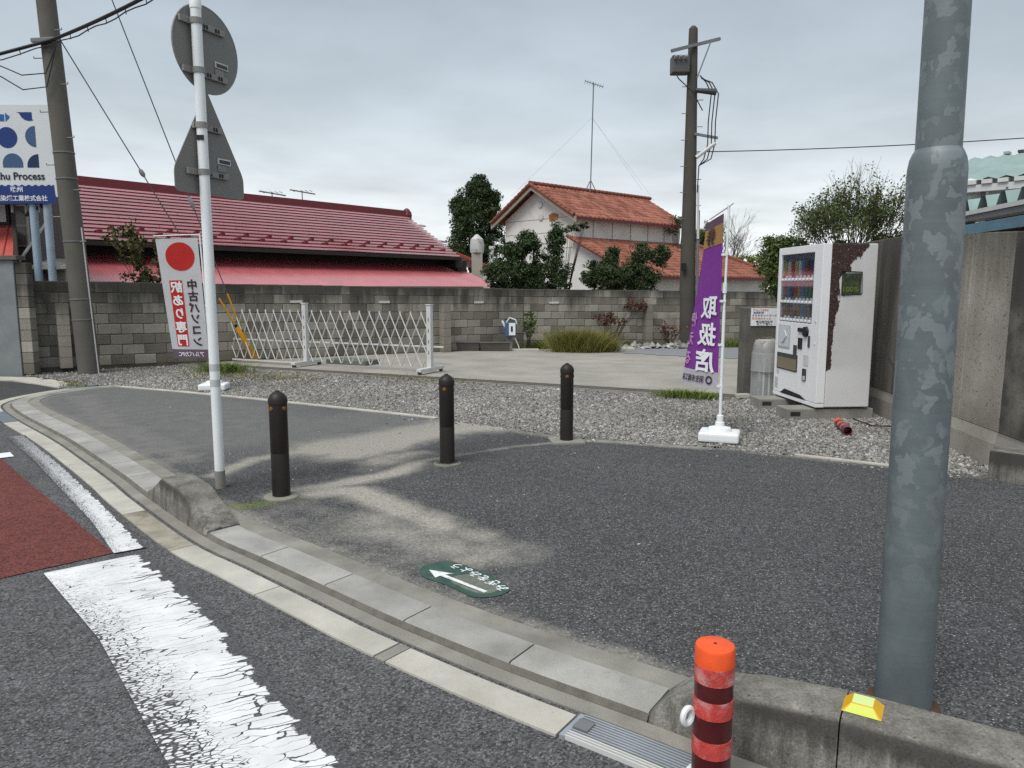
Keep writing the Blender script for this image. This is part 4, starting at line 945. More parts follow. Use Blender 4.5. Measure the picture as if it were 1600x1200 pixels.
clothgrid('red_panel', f1, .50, .82, .345, .90, m_cred, c1, 6, 24, .004)
clothgrid('foot_band', f1, .0, 1, .925, 1.0, m_cgrey, c1, 12, 4, .004)
mf1 = lambda o: (lambda x, y: f1(x/.60, (2.30-y)/1.82, o))      # metres across / height -> cloth
t_ = MB(); put_text(t_, '訳あり専門', mf1(.008), .396, 1.165, .178, .03, vertical=True, pitch=1.14); t_.build('lettering', i_white, c1)
t_ = MB(); put_text(t_, '中古パソコン', mf1(.008), .155, 1.17, .16, .04, vertical=True, pitch=1.08); t_.build('lettering', i_brown, c1)
t_ = MB(); put_text(t_, 'アルパカPC', mf1(.008), .28, .545, .085, .015, width=.42); t_.build('lettering', i_white, c1)

# ================================================================== purple banner
fp = empty('banner_stand', (2.128, 7.42, 0), R(-20), 'purple banner with white characters on a weighted stand at the gravel edge', 'banner')
banner_base(fp)
pb = empty('tmp'); bpy.data.objects.remove(pb)
RZ = Matrix.Rotation(R(20), 4, 'Z')
def pp(x, y, z): return tuple(RZ @ Vector((x, y, z)))        # world-aligned offsets inside the turned stand
MB().tube([pp(0, 0, .2), pp(0, 0, 1.32)], .016, 10).build('pole', m_wplas, fp, smooth=True); MB().tube([pp(0, 0, 1.25), pp(.012, 0, 2.36)], .0125, 10).build('upper_pole', m_wplas, fp, smooth=True)
MB().lathe([(.022, 1.50), (.022, 1.60)], 10).build('pole_joint', m_wplas, fp, smooth=True)
MB().tube([pp(.04, -.06, 2.375), pp(.008, 0, 2.345), pp(-.02, .58, 2.275)], .0075, 6).build('top_arm', m_wplas, fp)
def f2(u, v, o=0):
    z = 2.28-1.75*v-.05*u*(1-v)**2
    a0 = R(1+23*v**1.25); x = y = 0; n = 10
    for k in range(n):
        uu = u*(k+.5)/n; a = a0*(1.75-1.5*uu)
        x -= math.sin(a)*.60*u/n; y += math.cos(a)*.60*u/n
    a = a0*(1.75-1.5*u)
    return pp(-.035+x-o*math.cos(a), .005+y-o*math.sin(a), z)
c2 = clothgrid('banner_cloth', f2, 0, 1, 0, 1, m_cpurple, fp, 16, 44)
clothgrid('top_panel', f2, 0, 1, .05, .165, m_cyellow, c2, 14, 6, .004); clothgrid('top_edge', f2, 0, 1, 0, .05, m_cgrey, c2, 14, 3, .004); clothgrid('foot_panel', f2, 0, 1, .905, 1, m_cwhite, c2, 14, 6, .004)
mf2 = lambda o: (lambda x, y: f2(x/.60, (2.28-y)/1.75, o))
t_ = MB(); put_text(t_, '取扱店', mf2(.016), .19, 1.08, .245, .024, vertical=True, pitch=1.12, sx=1.25); t_.build('lettering', i_white, c2)
t_ = MB(); put_text(t_, '券', mf2(.016), .34, 2.10, .19, .03, sx=1.5); t_.build('lettering', i_brown, c2)
t_ = MB(); put_text(t_, '使える', mf2(.016), .50, 1.02, .16, .02, vertical=True, pitch=1.3); t_.build('lettering', m_cpink, c2)
t_ = MB(); put_text(t_, '羽生市商工会', mf2(.016), .37, .612, .075, .02, width=.40); t_.build('lettering', i_black, c2)
gear = [( .048*(1 if k % 2 else .80)*math.cos(t), .048*(1 if k % 2 else .80)*math.sin(t)) for k, t in enumerate(np.linspace(0, 2*math.pi, 40, endpoint=False))]
t_ = MB(); vs = [mf2(.014)(.105+x, .612+y) for x, y in gear]+[mf2(.014)(.105+.62*x/1, .612+.62*y) for x, y in gear]
t_.add(vs, [(i, (i+1) % 40, 40+(i+1) % 40, 40+i) for i in range(40)]).build('emblem', i_black, c2, fix=False)
for z in (1.88, 1.42, .98, .56):
    MB().box(-.045, .012, -.014, .014, z-.012, z+.012, rotm((0, 0, 0), R(20))).build('cloth_tab', m_wplas, fp)

# ================================================================== folding lattice gate
GA = Vector((-1.50, 13.43, 0)); GB = Vector((-4.11, 14.66, 0)); gd = (GB-GA).normalized(); gl = (GB-GA).length
gate = empty('lattice_gate', GA, math.atan2(gd.y, gd.x), 'white folding lattice gate drawn across the yard in front of the block wall', 'gate')
gz = zg(-3, 14)
def lattice(x0, x1, n):
    p = (x1-x0)/n; zt_, zb_ = 1.09+gz, .10+gz
    for k, sgn in ((0, 1), (1, -1)):
        for i in range(-2, n+3):
            xt = x0+(i+.5)*p; xb = xt+sgn*2*p; a, b = 0., 1.
            for lim in (x0, x1):
                pass
            f = lambda t: xt+(xb-xt)*t
            ts = sorted([(x0-xt)/(xb-xt), (x1-xt)/(xb-xt)]); a = max(0, ts[0]); b = min(1, ts[1])
            if b-a < .06: continue
            y = -.012 if sgn > 0 else .012
            q = MB().tube([(f(a), y, zt_+(zb_-zt_)*a), (f(b), y, zt_+(zb_-zt_)*b)], .0125, 4); q.build('slat', m_walu, gate)
    for i in range(n):
        MB().lathe([(.016, 0), (.016, .05)], 8, (x0+(i+.5)*p, 0, zt_-.02)).build('slat_cap', m_walu, gate)
lattice(.06, gl-.06, 12); lattice(gl+.06, gl+1.98, 9)
for x in (0, gl):
    MB().box(x-.045, x+.045, -.045, .045, .04+gz, 1.24+gz).build('post', m_walu, gate, bevel=.006); MB().box(x-.055, x+.055, -.055, .055, 1.24+gz, 1.26+gz).build('post_cap', m_walu, gate)
    for z in (.35, .55, .75, .95): MB().box(x-.008, x+.008, .046, .049, z+gz, z+.06+gz).build('post_slot', m_steel, gate)
    ft = MB().box(x-.05, x+.05, -.42, .40, .05+gz, .11+gz).build('foot_bar', m_walu, gate, bevel=.008)
    for y in (-.38, .36): MB().lathe([(.045, -.02), (.045, .02)], 14).build('caster', m_dgrey, ft).matrix_local = rotm((x, y, .045+gz), 0, 0, R(90))
MB().box(-.26, gl+1.98, -.055, -.03, .47+gz, .50+gz).build('guide_rail', m_walu, gate); MB().box(gl+.1, gl+1.98, -.02, .02, .045+gz, .075+gz).build('bottom_rail', m_walu, gate)

# ================================================================== vending machine
vm = empty('vending_machine', (3.537, 9.88, .135), math.atan2(8.672-9.88, 3.618-3.537), 'white drinks vending machine with flaking brown side panel', 'vending machine')
VW, VD, VH = 1.21, .66, 1.93
MB().box(.012, VW-.004, .112, VD, .0, VH).build('cabinet', m_rustside, vm, bevel=.012)
# door: frame round a recessed window, lower panel with openings
for nm, b in (('door_stile', (0, .07, 0, .105, .05, VH)), ('door_stile', (1.00, VW, 0, .105, .05, VH)), ('door_rail', (.0702, .9998, 0, .105, 1.84, VH)), ('door_panel', (.0702, .9998, .002, .105, .05, .985))):
    MB().box(*b).build(nm, m_enamel, vm, bevel=.006)
MB().box(.0702, .9998, .1, .108, .985, 1.84).build('display_back', m_inner, vm)
MB().box(.074, .996, .012, .018, .99, 1.836).build('window_glass', m_glass, vm)
cancol = [ink('can_%s' % n, c, .35) for n, c in (('red', (.42, .09, .08)), ('blue', (.12, .22, .42)), ('white', (.7, .7, .7)), ('green', (.14, .25, .16)), ('brown', (.18, .11, .08)), ('yellow', (.55, .44, .16)), ('navy', (.07, .09, .18)), ('orange', (.55, .25, .12)))]
rows = [(1.555, .20, [5, 2, 0, 5, 2, 1, 4, 6, 2]), (1.275, .19, [0, 1, 6, 0, 7, 1, 3, 3, 4]), (1.045, .15, [0, 4, 0, 4, 7, 1, 6, 4, 6])]
canm = {}
for z, h, cs in rows:
    for i, c in enumerate(cs):
        x = .13+i*.100
        if (h, c) not in canm:
            me = MB().lathe([(.030, 0), (.033, .006), (.033, h-.02), (.027, h-.003), (.024, h)], 12).mesh('can'); me.materials.append(cancol[c]); me.polygons.foreach_set('use_smooth', [True]*len(me.polygons)); canm[(h, c)] = me
        o = bpy.data.objects.new('can', canm[(h, c)]); COL.objects.link(o); o.parent = vm; o.location = (x, .062, z)
    MB().box(.075, .995, .022, .098, z-.012, z-.002).build('shelf', m_walu, vm)
    bs = MB().box(.075, .995, .008, .022, z-.052, z-.012).build('button_strip', m_grey, vm)
    for i in range(9): MB().box(.105+i*.1, .155+i*.1, -.004, .0075, z-.046, z-.020).build('button', m_enamel, bs, bevel=.003, bseg=1)
    for i in range(9): MB().box(.105+i*.1, .155+i*.1, .015, .021, z-.010, z+.016).build('price_tag', cancol[(i*3) % 8] if i % 3 == 0 else i_white, bs)
pn = MB().box(.10, .44, -.006, .0, .64, .94).build('notice_panel', m_grey, vm, bevel=.004); MB().box(.12, .42, -.009, -.0065, .66, .92).build('notice_sheet', ink('notice_paper', (.52, .55, .57)), pn)
MB().tube([(.30, -.011, .87), (.36, -.011, .80), (.30, -.011, .72), (.23, -.011, .70), (.33, -.011, .78)], .008, 4).build('notice_curl', m_walu, pn)
MB().lathe([(.065, 0), (.06, .03), (.02, .035)], 20).build('coin_dial', m_black, vm, smooth=True).matrix_local = rotm((.88, .002, .885), 0, R(90))
MB().box(.68, .86, -.02, .0, .875, .925).build('bill_slot', m_black, vm, bevel=.004); MB().box(.95, .99, -.012, 0, .70, .84).build('lock_handle', m_dgrey, vm, bevel=.004)
MB().box(.68, .79, -.008, 0, .66, .80).build('coin_display', m_black, vm, bevel=.003); MB().box(.56, .65, -.008, 0, .57, .70).build('card_reader', m_dgrey, vm, bevel=.003)
MB().box(.085, .68, -.005, .0, .36, .575).build('pickup_frame', m_dgrey, vm, bevel=.004); MB().box(.10, .665, -.012, -.0055, .375, .52).build('pickup_flap', simple('smoked_flap', (.17, .145, .085), .25, .1, 3, 0, spec=.6), vm, bevel=.003)
MB().box(.84, .93, -.005, .0, .28, .43).build('coin_return', m_dgrey, vm, bevel=.01); MB().box(.855, .915, -.008, -.0055, .29, .34).build('coin_cup', m_walu, vm)
MB().box(.84, .97, -.003, .0, .47, .60).build('instruction_label', m_walu, vm); MB().box(.05, .13, -.003, .0, .10, .24).build('barcode_label', m_grey, vm); MB().lathe([(.04, 0), (.04, .003)], 20).build('round_label', m_walu, vm).matrix_local = rotm((.12, 0, .33), 0, R(90))
MB().box(0, VW, -.004, .105, .0, .045).build('kick_plate', m_enamel, vm, bevel=.004)
MB().add([(.22, -.006, .047), (.98, -.006, .047), (.80, -.006, .095), (.36, -.006, .115)], [(0, 1, 2, 3)]).build('kick_gap_shade', m_black, vm)  # flat black polygon, painted shade of the gap at the machine's foot
for z in (.75, 1.02): MB().lathe([(.016, 0), (.014, .006)], 12).build('lock', m_walu, vm).matrix_local = rotm((1.11, 0, z), 0, R(90))
ps = MB().box(VW-.005, VW+.0012, .24, .475, 1.335, 1.585).build('side_sticker', simple('faded_green_sticker', (.035, .05, .028), .6, .5, 22, .1, grime=.6, gcol=(.10, .13, .05), gscale=18), vm)
t_ = MB(); put_text(t_, '100%', lambda x, y: (VW+.003, x, y), .355, 1.40, .085, .015, width=.19); t_.build('sticker_print', i_green, ps)
MB().tube([(VW+.002, .20, 1.60), (VW+.002, .24, 1.61), (VW+.002, .48, 1.60), (VW+.002, .49, 1.35), (VW+.002, .25, 1.33)], .006, 4).build('sticker_edge', simple('peeled_edge', (.03, .022, .018), .9, .3), vm)
for x in (.1, 1.08): MB().lathe([(.025, -.02), (.018, .0)], 10, (x, .3, 0)).build('levelling_foot', m_steel, vm)
vc = empty('machine_block', (3.56, 8.86, 0), R(4), 'hollow concrete block under the near end of the vending machine', 'concrete block', 'blocks under the vending machine')
MB().box(-.28, .78, -.16, .16, -.02, .112).build('block_body', m_conc, vc, bevel=.006)
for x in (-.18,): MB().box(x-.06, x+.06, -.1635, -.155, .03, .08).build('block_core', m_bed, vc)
vc2 = copy_tree(vc); vc2.location = (3.50, 9.66, 0); vc2.rotation_euler.z = R(2); tag(vc2, 'hollow concrete block under the far end of the vending machine', 'concrete block', 'blocks under the vending machine')
pc = tag(MB().tube([(4.3, 8.55, .9), (4.42, 8.30, .5), (4.40, 8.12, .12), (4.2, 8.02, .03), (4.05, 8.15, .015), (4.0, 8.5, .03)], .008, 6).build('power_cable', m_wire), 'black power cable drooping from the vending machine to the wall foot', 'cable')
bn = empty('waste_bin', (3.53, 10.20, 0), R(5), 'grey waste bin with clear plastic bag left of the vending machine', 'bin')
MB().box(-.15, .15, -.14, .14, 0, .66).build('bin_body', simple('bin_grey', (.30, .31, .31), .6, .1), bn, bevel=.015)
for x in (-.08, .0, .08): MB().box(x-.012, x+.012, -.1435, -.138, .06, .60).build('bin_rib', m_walu, bn)
bagv = MB().lathe([(.17, .38), (.215, .42), (.20, .55), (.185, .68), (.16, .80), (.10, .86)], 14); bagv.V = [(x*(1+.08*math.sin(z*40+x*30)), y*(1+.08*math.cos(z*33+y*25)), z+.015*math.sin(9*x+7*y)) for x, y, z in bagv.V]
bagv.F = bagv.F[:-2]; bagv.build('plastic_bag', m_bag, bn, smooth=True, fix=False)
MB().box(-.13, .15, -.12, .12, .72, .84).build('bin_lid', m_cream, bn, bevel=.04)
for i, (x, y, a, lab) in enumerate(((3.28, 10.36, 10, 'broken white brick lying at the foot of the gate pier'), (3.56, 10.3, -25, 'second broken brick lying by the waste bin'))): tag(MB().box(-.1, .1, -.05, .05, 0, .06).build('loose_brick', m_gutter, None, bevel=.01, loc=(x, y, 0)), lab, 'brick').rotation_euler.z = R(a)

# ================================================================== red-roofed barn behind the wall
D = Vector((.64, .768, 0)); N = Vector((-.768, .64, 0)); Q0 = Vector((-1.02, 28, 0))
def bq(s, p, z): v = Q0+D*s+N*p; return (v.x, v.y, z)
barn = empty('barn', (Q0.x, Q0.y, 0), 0, 'long barn with glossy red metal roof above a red lean-to', 'building')
off = -Q0; MT = Matrix.Translation(off)
def bput(mb, name, mat, parent=barn, **k):
    mb.V = [tuple(MT @ Vector(v)) for v in mb.V]; return mb.build(name, mat, parent, **k)
mb = MB(); mb.add([bq(-14.4, 2.3, 0), bq(.25, 2.3, 0), bq(.25, 6.6, 0), bq(-14.4, 6.6, 0), bq(-14.4, 2.3, 3.1), bq(.25, 2.3, 3.1), bq(.25, 6.6, 3.1), bq(-14.4, 6.6, 3.1), bq(-14.4, 4.5, 4.3), bq(.25, 4.5, 4.3)],
   [(0, 1, 5, 4), (2, 3, 7, 6), (1, 2, 6, 9, 5), (3, 0, 4, 8, 7), (4, 5, 9, 8), (6, 7, 8, 9)]); bput(mb, 'wall', m_dwood)
NC, EV, RZv = 15, 2.74, 4.46
S0, S1 = -15.0, .2
for r in range(NC):
    p0, p1 = 1.5+3*r/NC, 1.5+3*(r+1)/NC+.03; z0 = EV+(RZv-EV)*r/NC; z1 = EV+(RZv-EV)*((r+1)/NC)
    cuts = [S0]+[S0+(S1-S0)*(k+.5*(r % 2)+.3*((r*7) % 3))/5 for k in range(1, 5)]+[S1]
    for a, b in zip(cuts[:-1], cuts[1:]):
        a2, b2 = a+.004, b-.004; mb = MB()
        pr_ = [(p0+.06, z0+.030), (p0-.014, z0+.030), (p0-.014, z0+.062), (p0+.005, z0+.082), (p1+.02, z1+.02), (p1+.02, z1-.012)]
        mb.add([bq(a2, p, z) for p, z in pr_]+[bq(b2, p, z) for p, z in pr_], [(0, 1, 2, 3, 4, 5), (11, 10, 9, 8, 7, 6)]+[(i, 6+i, 6+(i+1) % 6, (i+1) % 6) for i in range(6)])
        bput(mb, 'roof_panel', m_roofr)
mb = MB(); mb.add([bq(S0, 4.5, RZv), bq(S1, 4.5, RZv), bq(S1, 7.5, EV), bq(S0, 7.5, EV), bq(S0, 4.5, RZv-.04), bq(S1, 4.5, RZv-.04), bq(S1, 7.5, EV-.04), bq(S0, 7.5, EV-.04)], [(0, 1, 2, 3), (7, 6, 5, 4), (0, 4, 5, 1), (1, 5, 6, 2), (2, 6, 7, 3), (3, 7, 4, 0)]); bput(mb, 'rear_roof', m_roofr)
mb = MB(); mb.add([bq(s, p, z) for s in (S0, S1-.05) for p, z in ((4.36, RZv-.02), (4.64, RZv-.02), (4.60, RZv+.24), (4.40, RZv+.24))], [(0, 1, 2, 3), (7, 6, 5, 4)]+[(i, 4+i, 4+(i+1) % 4, (i+1) % 4) for i in range(4)]); bput(mb, 'ridge', m_roofd)
mb = MB().lathe([(.2, 0), (.22, .12), (.16, .28), (.10, .36), (.03, .40)], 10, bq(S1, 4.5, RZv-.05)); mb.box(-.1, .1, -.1, .1, 0, .3, Matrix.Translation(bq(S1+.12, 4.5, RZv-.1))); bput(mb, 'ridge_end_ornament', m_roofd)
mb = MB(); mb.add([bq(s, p, z) for s in (S0, S1) for p, z in ((1.42, EV-.12), (1.50, EV-.12), (1.50, EV+.0), (1.42, EV-.0))], [(0, 1, 2, 3), (7, 6, 5, 4)]+[(i, 4+i, 4+(i+1) % 4, (i+1) % 4) for i in range(4)]); bput(mb, 'eave_gutter', m_dwood)
mb = MB(); mb.add([bq(S0, 1.55, EV-.03), bq(S1, 1.55, EV-.03), bq(S1, 2.32, EV+.1), bq(S0, 2.32, EV+.1)], [(0, 1, 2, 3)]); bput(mb, 'soffit', m_dwood, fix=False)
mb = MB(); mb.add([bq(s_, p, z) for s_ in (S1-.02, S1+.5) for p, z in ((1.6, 2.15), (2.4, 2.4), (2.4, EV), (1.6, EV-.12))], [(0, 1, 2, 3), (7, 6, 5, 4)]+[(i, 4+i, 4+(i+1) % 4, (i+1) % 4) for i in range(4)]); bput(mb, 'end_board', m_dwood)
mb = MB().box(-.12, .12, -.1, .1, -.35, .02, Matrix.Translation(bq(S1-.05, 1.5, EV-.05))); bput(mb, 'rain_hopper', m_black)
for i in range(20):
    for rr, pz in ((0, .32), (1, .55)):
        s = -14+i*.78+(.0 if rr else .39)
        if s > S1-.4: continue
        mb = MB().box(-.06, .06, -.04, .04, 0, .10, Matrix.Translation(bq(s, 1.5+pz, EV+(RZv-EV)*pz/3+.02))@Matrix.Rotation(R(53), 4, 'Z')); bput(mb, 'snow_guard', m_roofd)
# corrugated lean-to roof
n = 200; vs = []; LS0, LS1 = -13.9, .75
for i in range(2*n+1):
    s = LS0+(LS1-LS0)*i/(2*n); dz = .016*(i % 2)
    cut = max(0, (s-(LS1-.45)))*.0
    vs += [bq(s, 0+cut, 1.60+dz), bq(s*1.0, 2.32, 2.44+dz)]
mb = MB().add(vs, [(2*i, 2*i+2, 2*i+3, 2*i+1) for i in range(2*n)]); bput(mb, 'lean_to_roof', m_roofl, fix=False)
mb = MB(); mb.add([bq(LS0+.3, .4, 0), bq(LS1-.4, .4, 0), bq(LS1-.4, .4, 1.65), bq(LS0+.3, .4, 1.65), bq(LS0+.3, 2.2, 0), bq(LS1-.4, 2.2, 0), bq(LS1-.4, 2.2, 2.3), bq(LS0+.3, 2.2, 2.3)], [(0, 1, 2, 3), (1, 5, 6, 2), (4, 0, 3, 7)]); bput(mb, 'lean_to_wall', m_hwall, fix=False)

# small red-roofed shed and rusty vent between barn and house
sh = empty('shed', (-1.2, 33, 0), 0, 'small shed with red standing-seam roof beside the big barn', 'shed')
def hx(c): return tuple(Vector(c)-Vector((-1.2, 33, 0)))
sr = MB().add([hx(p) for p in [(-2.4, 31.2, 2.85), (-.35, 33.2, 2.2), (-1.6, 36.0, 2.6), (-3.6, 34.0, 3.3)]]+[hx(p) for p in [(-2.4, 31.2, 2.78), (-.35, 33.2, 2.13), (-1.6, 36.0, 2.53), (-3.6, 34.0, 3.23)]], [(0, 1, 2, 3), (7, 6, 5, 4), (0, 4, 5, 1), (1, 5, 6, 2), (2, 6, 7, 3), (3, 7, 4, 0)])
MB().add([hx(p) for p in [(-3.6, 32.6, 3.10), (-2.35, 31.55, 3.02), (-.55, 32.9, 2.30), (-1.3, 34.6, 2.35)]]+[hx(p) for p in [(-3.6, 32.6, 3.03), (-2.35, 31.55, 2.95), (-.55, 32.9, 2.23), (-1.3, 34.6, 2.28)]], [(0, 1, 2, 3), (7, 6, 5, 4), (0, 4, 5, 1), (1, 5, 6, 2), (2, 6, 7, 3), (3, 7, 4, 0)]).build('roof', m_redroof2, sh)
for k in range(7):
    a = Vector((-3.6, 32.6, 3.12)).lerp(Vector((-2.35, 31.55, 3.04)), k/6*.96+.02); b = Vector((-1.3, 34.6, 2.37)).lerp(Vector((-.55, 32.9, 2.32)), k/6*.96+.02)
    MB().tube([hx(a), hx(b)], .03, 4).build('roof_seam', m_redroof2, sh)
MB().box(-3.2, -.9, 32.2, 34.2, 0, 2.2, Matrix.Translation(-Vector((-1.2, 33, 0)))).build('wall', m_hwall, sh)
vt = empty('roof_vent', (-1.45, 31.0, 0), 0, 'rusty white hooded chimney vent beside the small red roof', 'chimney')
MB().box(-.22, .22, -.2, .2, 0, 3.0).build('flue', m_cream, vt); MB().lathe([(.28, 3.0), (.30, 3.3), (.26, 3.55), (.05, 3.75)], 14).build('hood', simple('rusty_white_metal', (.5, .5, .49), .6, .1, 3, .1, grime=.8, gcol=(.20, .06, .03), gscale=3.5), vt, smooth=True)
MB().tube([(.62, 0, 0), (.62, 0, 3.15)], .09, 8).build('side_pipe', m_walu, vt); MB().box(.50, .74, -.12, .12, 3.15, 3.27).build('pipe_cap', m_walu, vt)

# ================================================================== terracotta-roofed house
hd = Vector((.741, .671, 0)); hn = Vector((-.671, .741, 0)); HC = Vector((2.92, 32.0, 0))
house = empty('tiled_house', HC, 0, 'white two-storey house with terracotta tiled roofs behind the block wall', 'house')
def hq(s, p, z): v = hd*s+hn*p; return Vector((v.x, v.y, z))
W0 = 5.38; mid = W0/2; EZ, RZ2 = 4.55, 6.10
def tiled(name, fn, ns, nr, parent, mat=m_tile, hip=None):
    """rows of barrel tiles; fn(a, b) maps along 0..1 / up-slope 0..1 to the roof plane"""
    V = []; Fc = []; var = []; SEG = 4
    up = Vector((0, 0, 1))
    for r in range(nr):
        for c in range(ns):
            v0 = random.random()
            for j in range(SEG):
                base = len(V)
                for jj in (j, j+1):
                    a = (c+jj/SEG)/ns; hgt = .055*math.sin(math.pi*jj/SEG)**.8
                    for b, ex in ((r/nr, .045), ((r+1)/nr, .008)):
                        V.append(tuple(fn(a, b)+up*(hgt+ex))); var.append(v0)
                Fc.append((base, base+2, base+3, base+1))
                p0, p1 = Vector(V[base])-up*.06, Vector(V[base+2])-up*.06; k = len(V); V.extend([tuple(p0), tuple(p1)]); var += [v0, v0]
                Fc.append((base, k, k+1, base+2))
    o = link(name, fmesh(name, np.array(V), np.array(Fc), np.array(var)), mat, parent); o['kind'] = 'stuff'; return o
HS = 8.2
tiled('roof_tiles', lambda a, b: hq(-.35+(HS+.2)*a, mid*b-.0, EZ+(RZ2-EZ)*b), 30, 10, house)
tiled('roof_tiles', lambda a, b: hq(-.35+(HS+.2)*a, W0-mid*b, EZ+(RZ2-EZ)*b), 30, 10, house)
for i in range(32):
    s = -.45+i*(HS+.3)/31; MB().tube([hq(s, mid, RZ2+.10), hq(s+.25, mid, RZ2+.10)], [.10, .085], 8).build('ridge_tile', m_tile, house)
for i in range(11):
    for sg in (0, 1):
        b = i/11; p = mid*b if sg == 0 else W0-mid*b; p2 = mid*(b+.1) if sg == 0 else W0-mid*(b+.1)
        MB().tube([hq(-.42, p, EZ+(RZ2-EZ)*b+.07), hq(-.42, p2, EZ+(RZ2-EZ)*(b+.1)+.05)], [.09, .075], 8).build('verge_tile', m_tile, house)
def hbox(name, s0, s1, p0, p1, z0, z1, mat, parent=house, **k):
    P = [hq(a, b, 0) for a, b in ((s0, p0), (s1, p0), (s1, p1), (s0, p1))]; return MB().prism([(q.x, q.y) for q in P], z0, z1).build(name, mat, parent, **k)
mb = MB(); V_ = [hq(s, p, z) for s in (.1, HS-.4) for p, z in ((.45, 0), (W0-.45, 0), (W0-.45, EZ+.14), (mid, RZ2-.12), (.45, EZ+.14))]
mb.add(V_, [(0, 1, 2, 3, 4), (9, 8, 7, 6, 5)]+[(i, 5+i, 5+(i+1) % 5, (i+1) % 5) for i in range(5)]); mb.build('wall', m_hwall, house)
for sg in (0, 1):
    f = (lambda b: mid*b) if sg == 0 else (lambda b: W0-mid*b)
    mb = MB(); P = [hq(s, f(b), EZ+(RZ2-EZ)*b+dz) for s in (-.38, -.30) for b, dz in ((-.02, -.20), (1.0, -.20), (1.0, .02), (-.02, .02))]
    mb.add(P, [(0, 1, 2, 3), (7, 6, 5, 4)]+[(i, 4+i, 4+(i+1) % 4, (i+1) % 4) for i in range(4)]).build('barge_board', m_cream, house)
mb = MB(); mb.add([hq(s, p, z) for s in (-.3, HS-.1) for p, z in ((-.10, EZ-.10), (-.02, EZ-.10), (-.02, EZ+.0), (-.10, EZ+.0))], [(0, 1, 2, 3), (7, 6, 5, 4)]+[(i, 4+i, 4+(i+1) % 4, (i+1) % 4) for i in range(4)]).build('eave_gutter', m_roofd, house)
for z in (3.3, 4.0, 4.62):
    mb = MB(); mb.add([hq(.085, p, zz) for p, zz in ((.5, z), (W0-.5, z), (W0-.5, z+.02), (.5, z+.02))], [(0, 1, 2, 3)]).build('wall_joint', m_cream, house, fix=False)
for s in (1.3, 2.6, 3.9, 5.2, 6.5): hbox('wall_batten', s, s+.04, .43, .46, 3.6, EZ+.1, m_cream)
for z, p in ((5.28, mid-.15), (4.72, mid-.2)): MB().lathe([(.15, 0), (.15, .05), (.1, .06)], 14).build('gable_vent', m_walu, house).matrix_local = Matrix.Translation(hq(.1, p, z)) @ Matrix.Rotation(math.atan2(hd.y, hd.x), 4, 'Z') @ Matrix.Rotation(R(-90), 4, 'Y')
MB().add([hq(.07, p, z) for p, z in ((1.45, 4.55), (1.95, 4.50), (2.0, 4.78), (1.7, 4.86), (1.4, 4.78))], [(0, 1, 2, 3, 4)]).build('rust_stain', simple('rust_patch', (.30, .13, .05), .9, .5, 8, .2), house, fix=False)
# single-storey wing with hipped tile roof
LZ1, LZ0, LQ = 3.71, 2.02, 3.6
tiled('wing_roof_tiles', lambda a, b: hq(-.27, .45, 0).lerp(hq(8.9, .45, 0), a)*b+hq(-.27, .45-LQ, 0).lerp(hq(11.4, .45-LQ, 0), a)*(1-b)+Vector((0, 0, LZ0+(LZ1-LZ0)*b)), 42, 13, house)
tiled('wing_roof_tiles', lambda a, b: hq(11.4, .45-LQ, LZ0).lerp(hq(11.4, 4.05, LZ0), a)*(1-b)+hq(8.9, .45, LZ1)*b, 24, 13, house)
for i in range(14):
    b = i/14; p = hq(11.4, .45-LQ, LZ0).lerp(hq(8.9, .45, LZ1), b); q = hq(11.4, .45-LQ, LZ0).lerp(hq(8.9, .45, LZ1), b+.085)
    MB().tube([p+Vector((0, 0, .1)), q+Vector((0, 0, .09))], [.12, .1], 8).build('hip_tile', m_tile, house)
    b2 = Vector(hq(-.32, .45-LQ, LZ0)).lerp(hq(-.32, .45, LZ1), b); b3 = Vector(hq(-.32, .45-LQ, LZ0)).lerp(hq(-.32, .45, LZ1), b+.085)
    MB().tube([b2+Vector((0, 0, .07)), b3+Vector((0, 0, .05))], [.09, .075], 8).build('verge_tile', m_tile, house)
hbox('wing_wall', 0, 10.9, .45-LQ+.5, .45, 0, LZ0+.1, m_hwall)
MB().add([hq(0, .45-LQ+.5, LZ0+.1), hq(0, .44, LZ0+.1), hq(0, .44, LZ1-.15)], [(0, 1, 2)]).build('wing_gable', m_hwall, house, fix=False)
mb = MB(); mb.add([hq(s, p, z) for s in (-.3, 11.4) for p, z in ((.45-LQ-.1, LZ0-.11), (.45-LQ, LZ0-.11), (.45-LQ, LZ0), (.45-LQ-.1, LZ0))], [(0, 1, 2, 3), (7, 6, 5, 4)]+[(i, 4+i, 4+(i+1) % 4, (i+1) % 4) for i in range(4)]).build('wing_gutter', m_roofd, house)
MB().tube([hq(10.95, .45-LQ-.05, LZ0-.05), hq(11.0, .45-LQ+.4, LZ0-.5), hq(11.0, .45-LQ+.45, 0)], .045, 6).build('downpipe', m_walu, house)
an = empty('television_antenna', HC+hq(3.6, mid, RZ2+.1), 0, 'tall television antenna mast standing on the tiled house ridge', 'antenna')
MB().tube([(0, 0, 0), (.08, 0, 5.0)], .03, 6).build('mast', m_steel, an)
for k in range(3): a = R(120*k+20); MB().tube([(0, 0, .5), (.35*math.cos(a), .35*math.sin(a), -.1)], .022, 5).build('mast_leg', m_steel, an)
MB().tube([(-.35, -.1, 5.05), (.55, .1, 4.82)], .018, 5).build('boom', m_steel, an)
for k in range(8): x = -.32+k*.12; MB().tube([(x, -.32, 5.04-.255*(x+.35)), (x, .32, 5.04-.255*(x+.35))], .010, 4).build('element', m_steel, an)
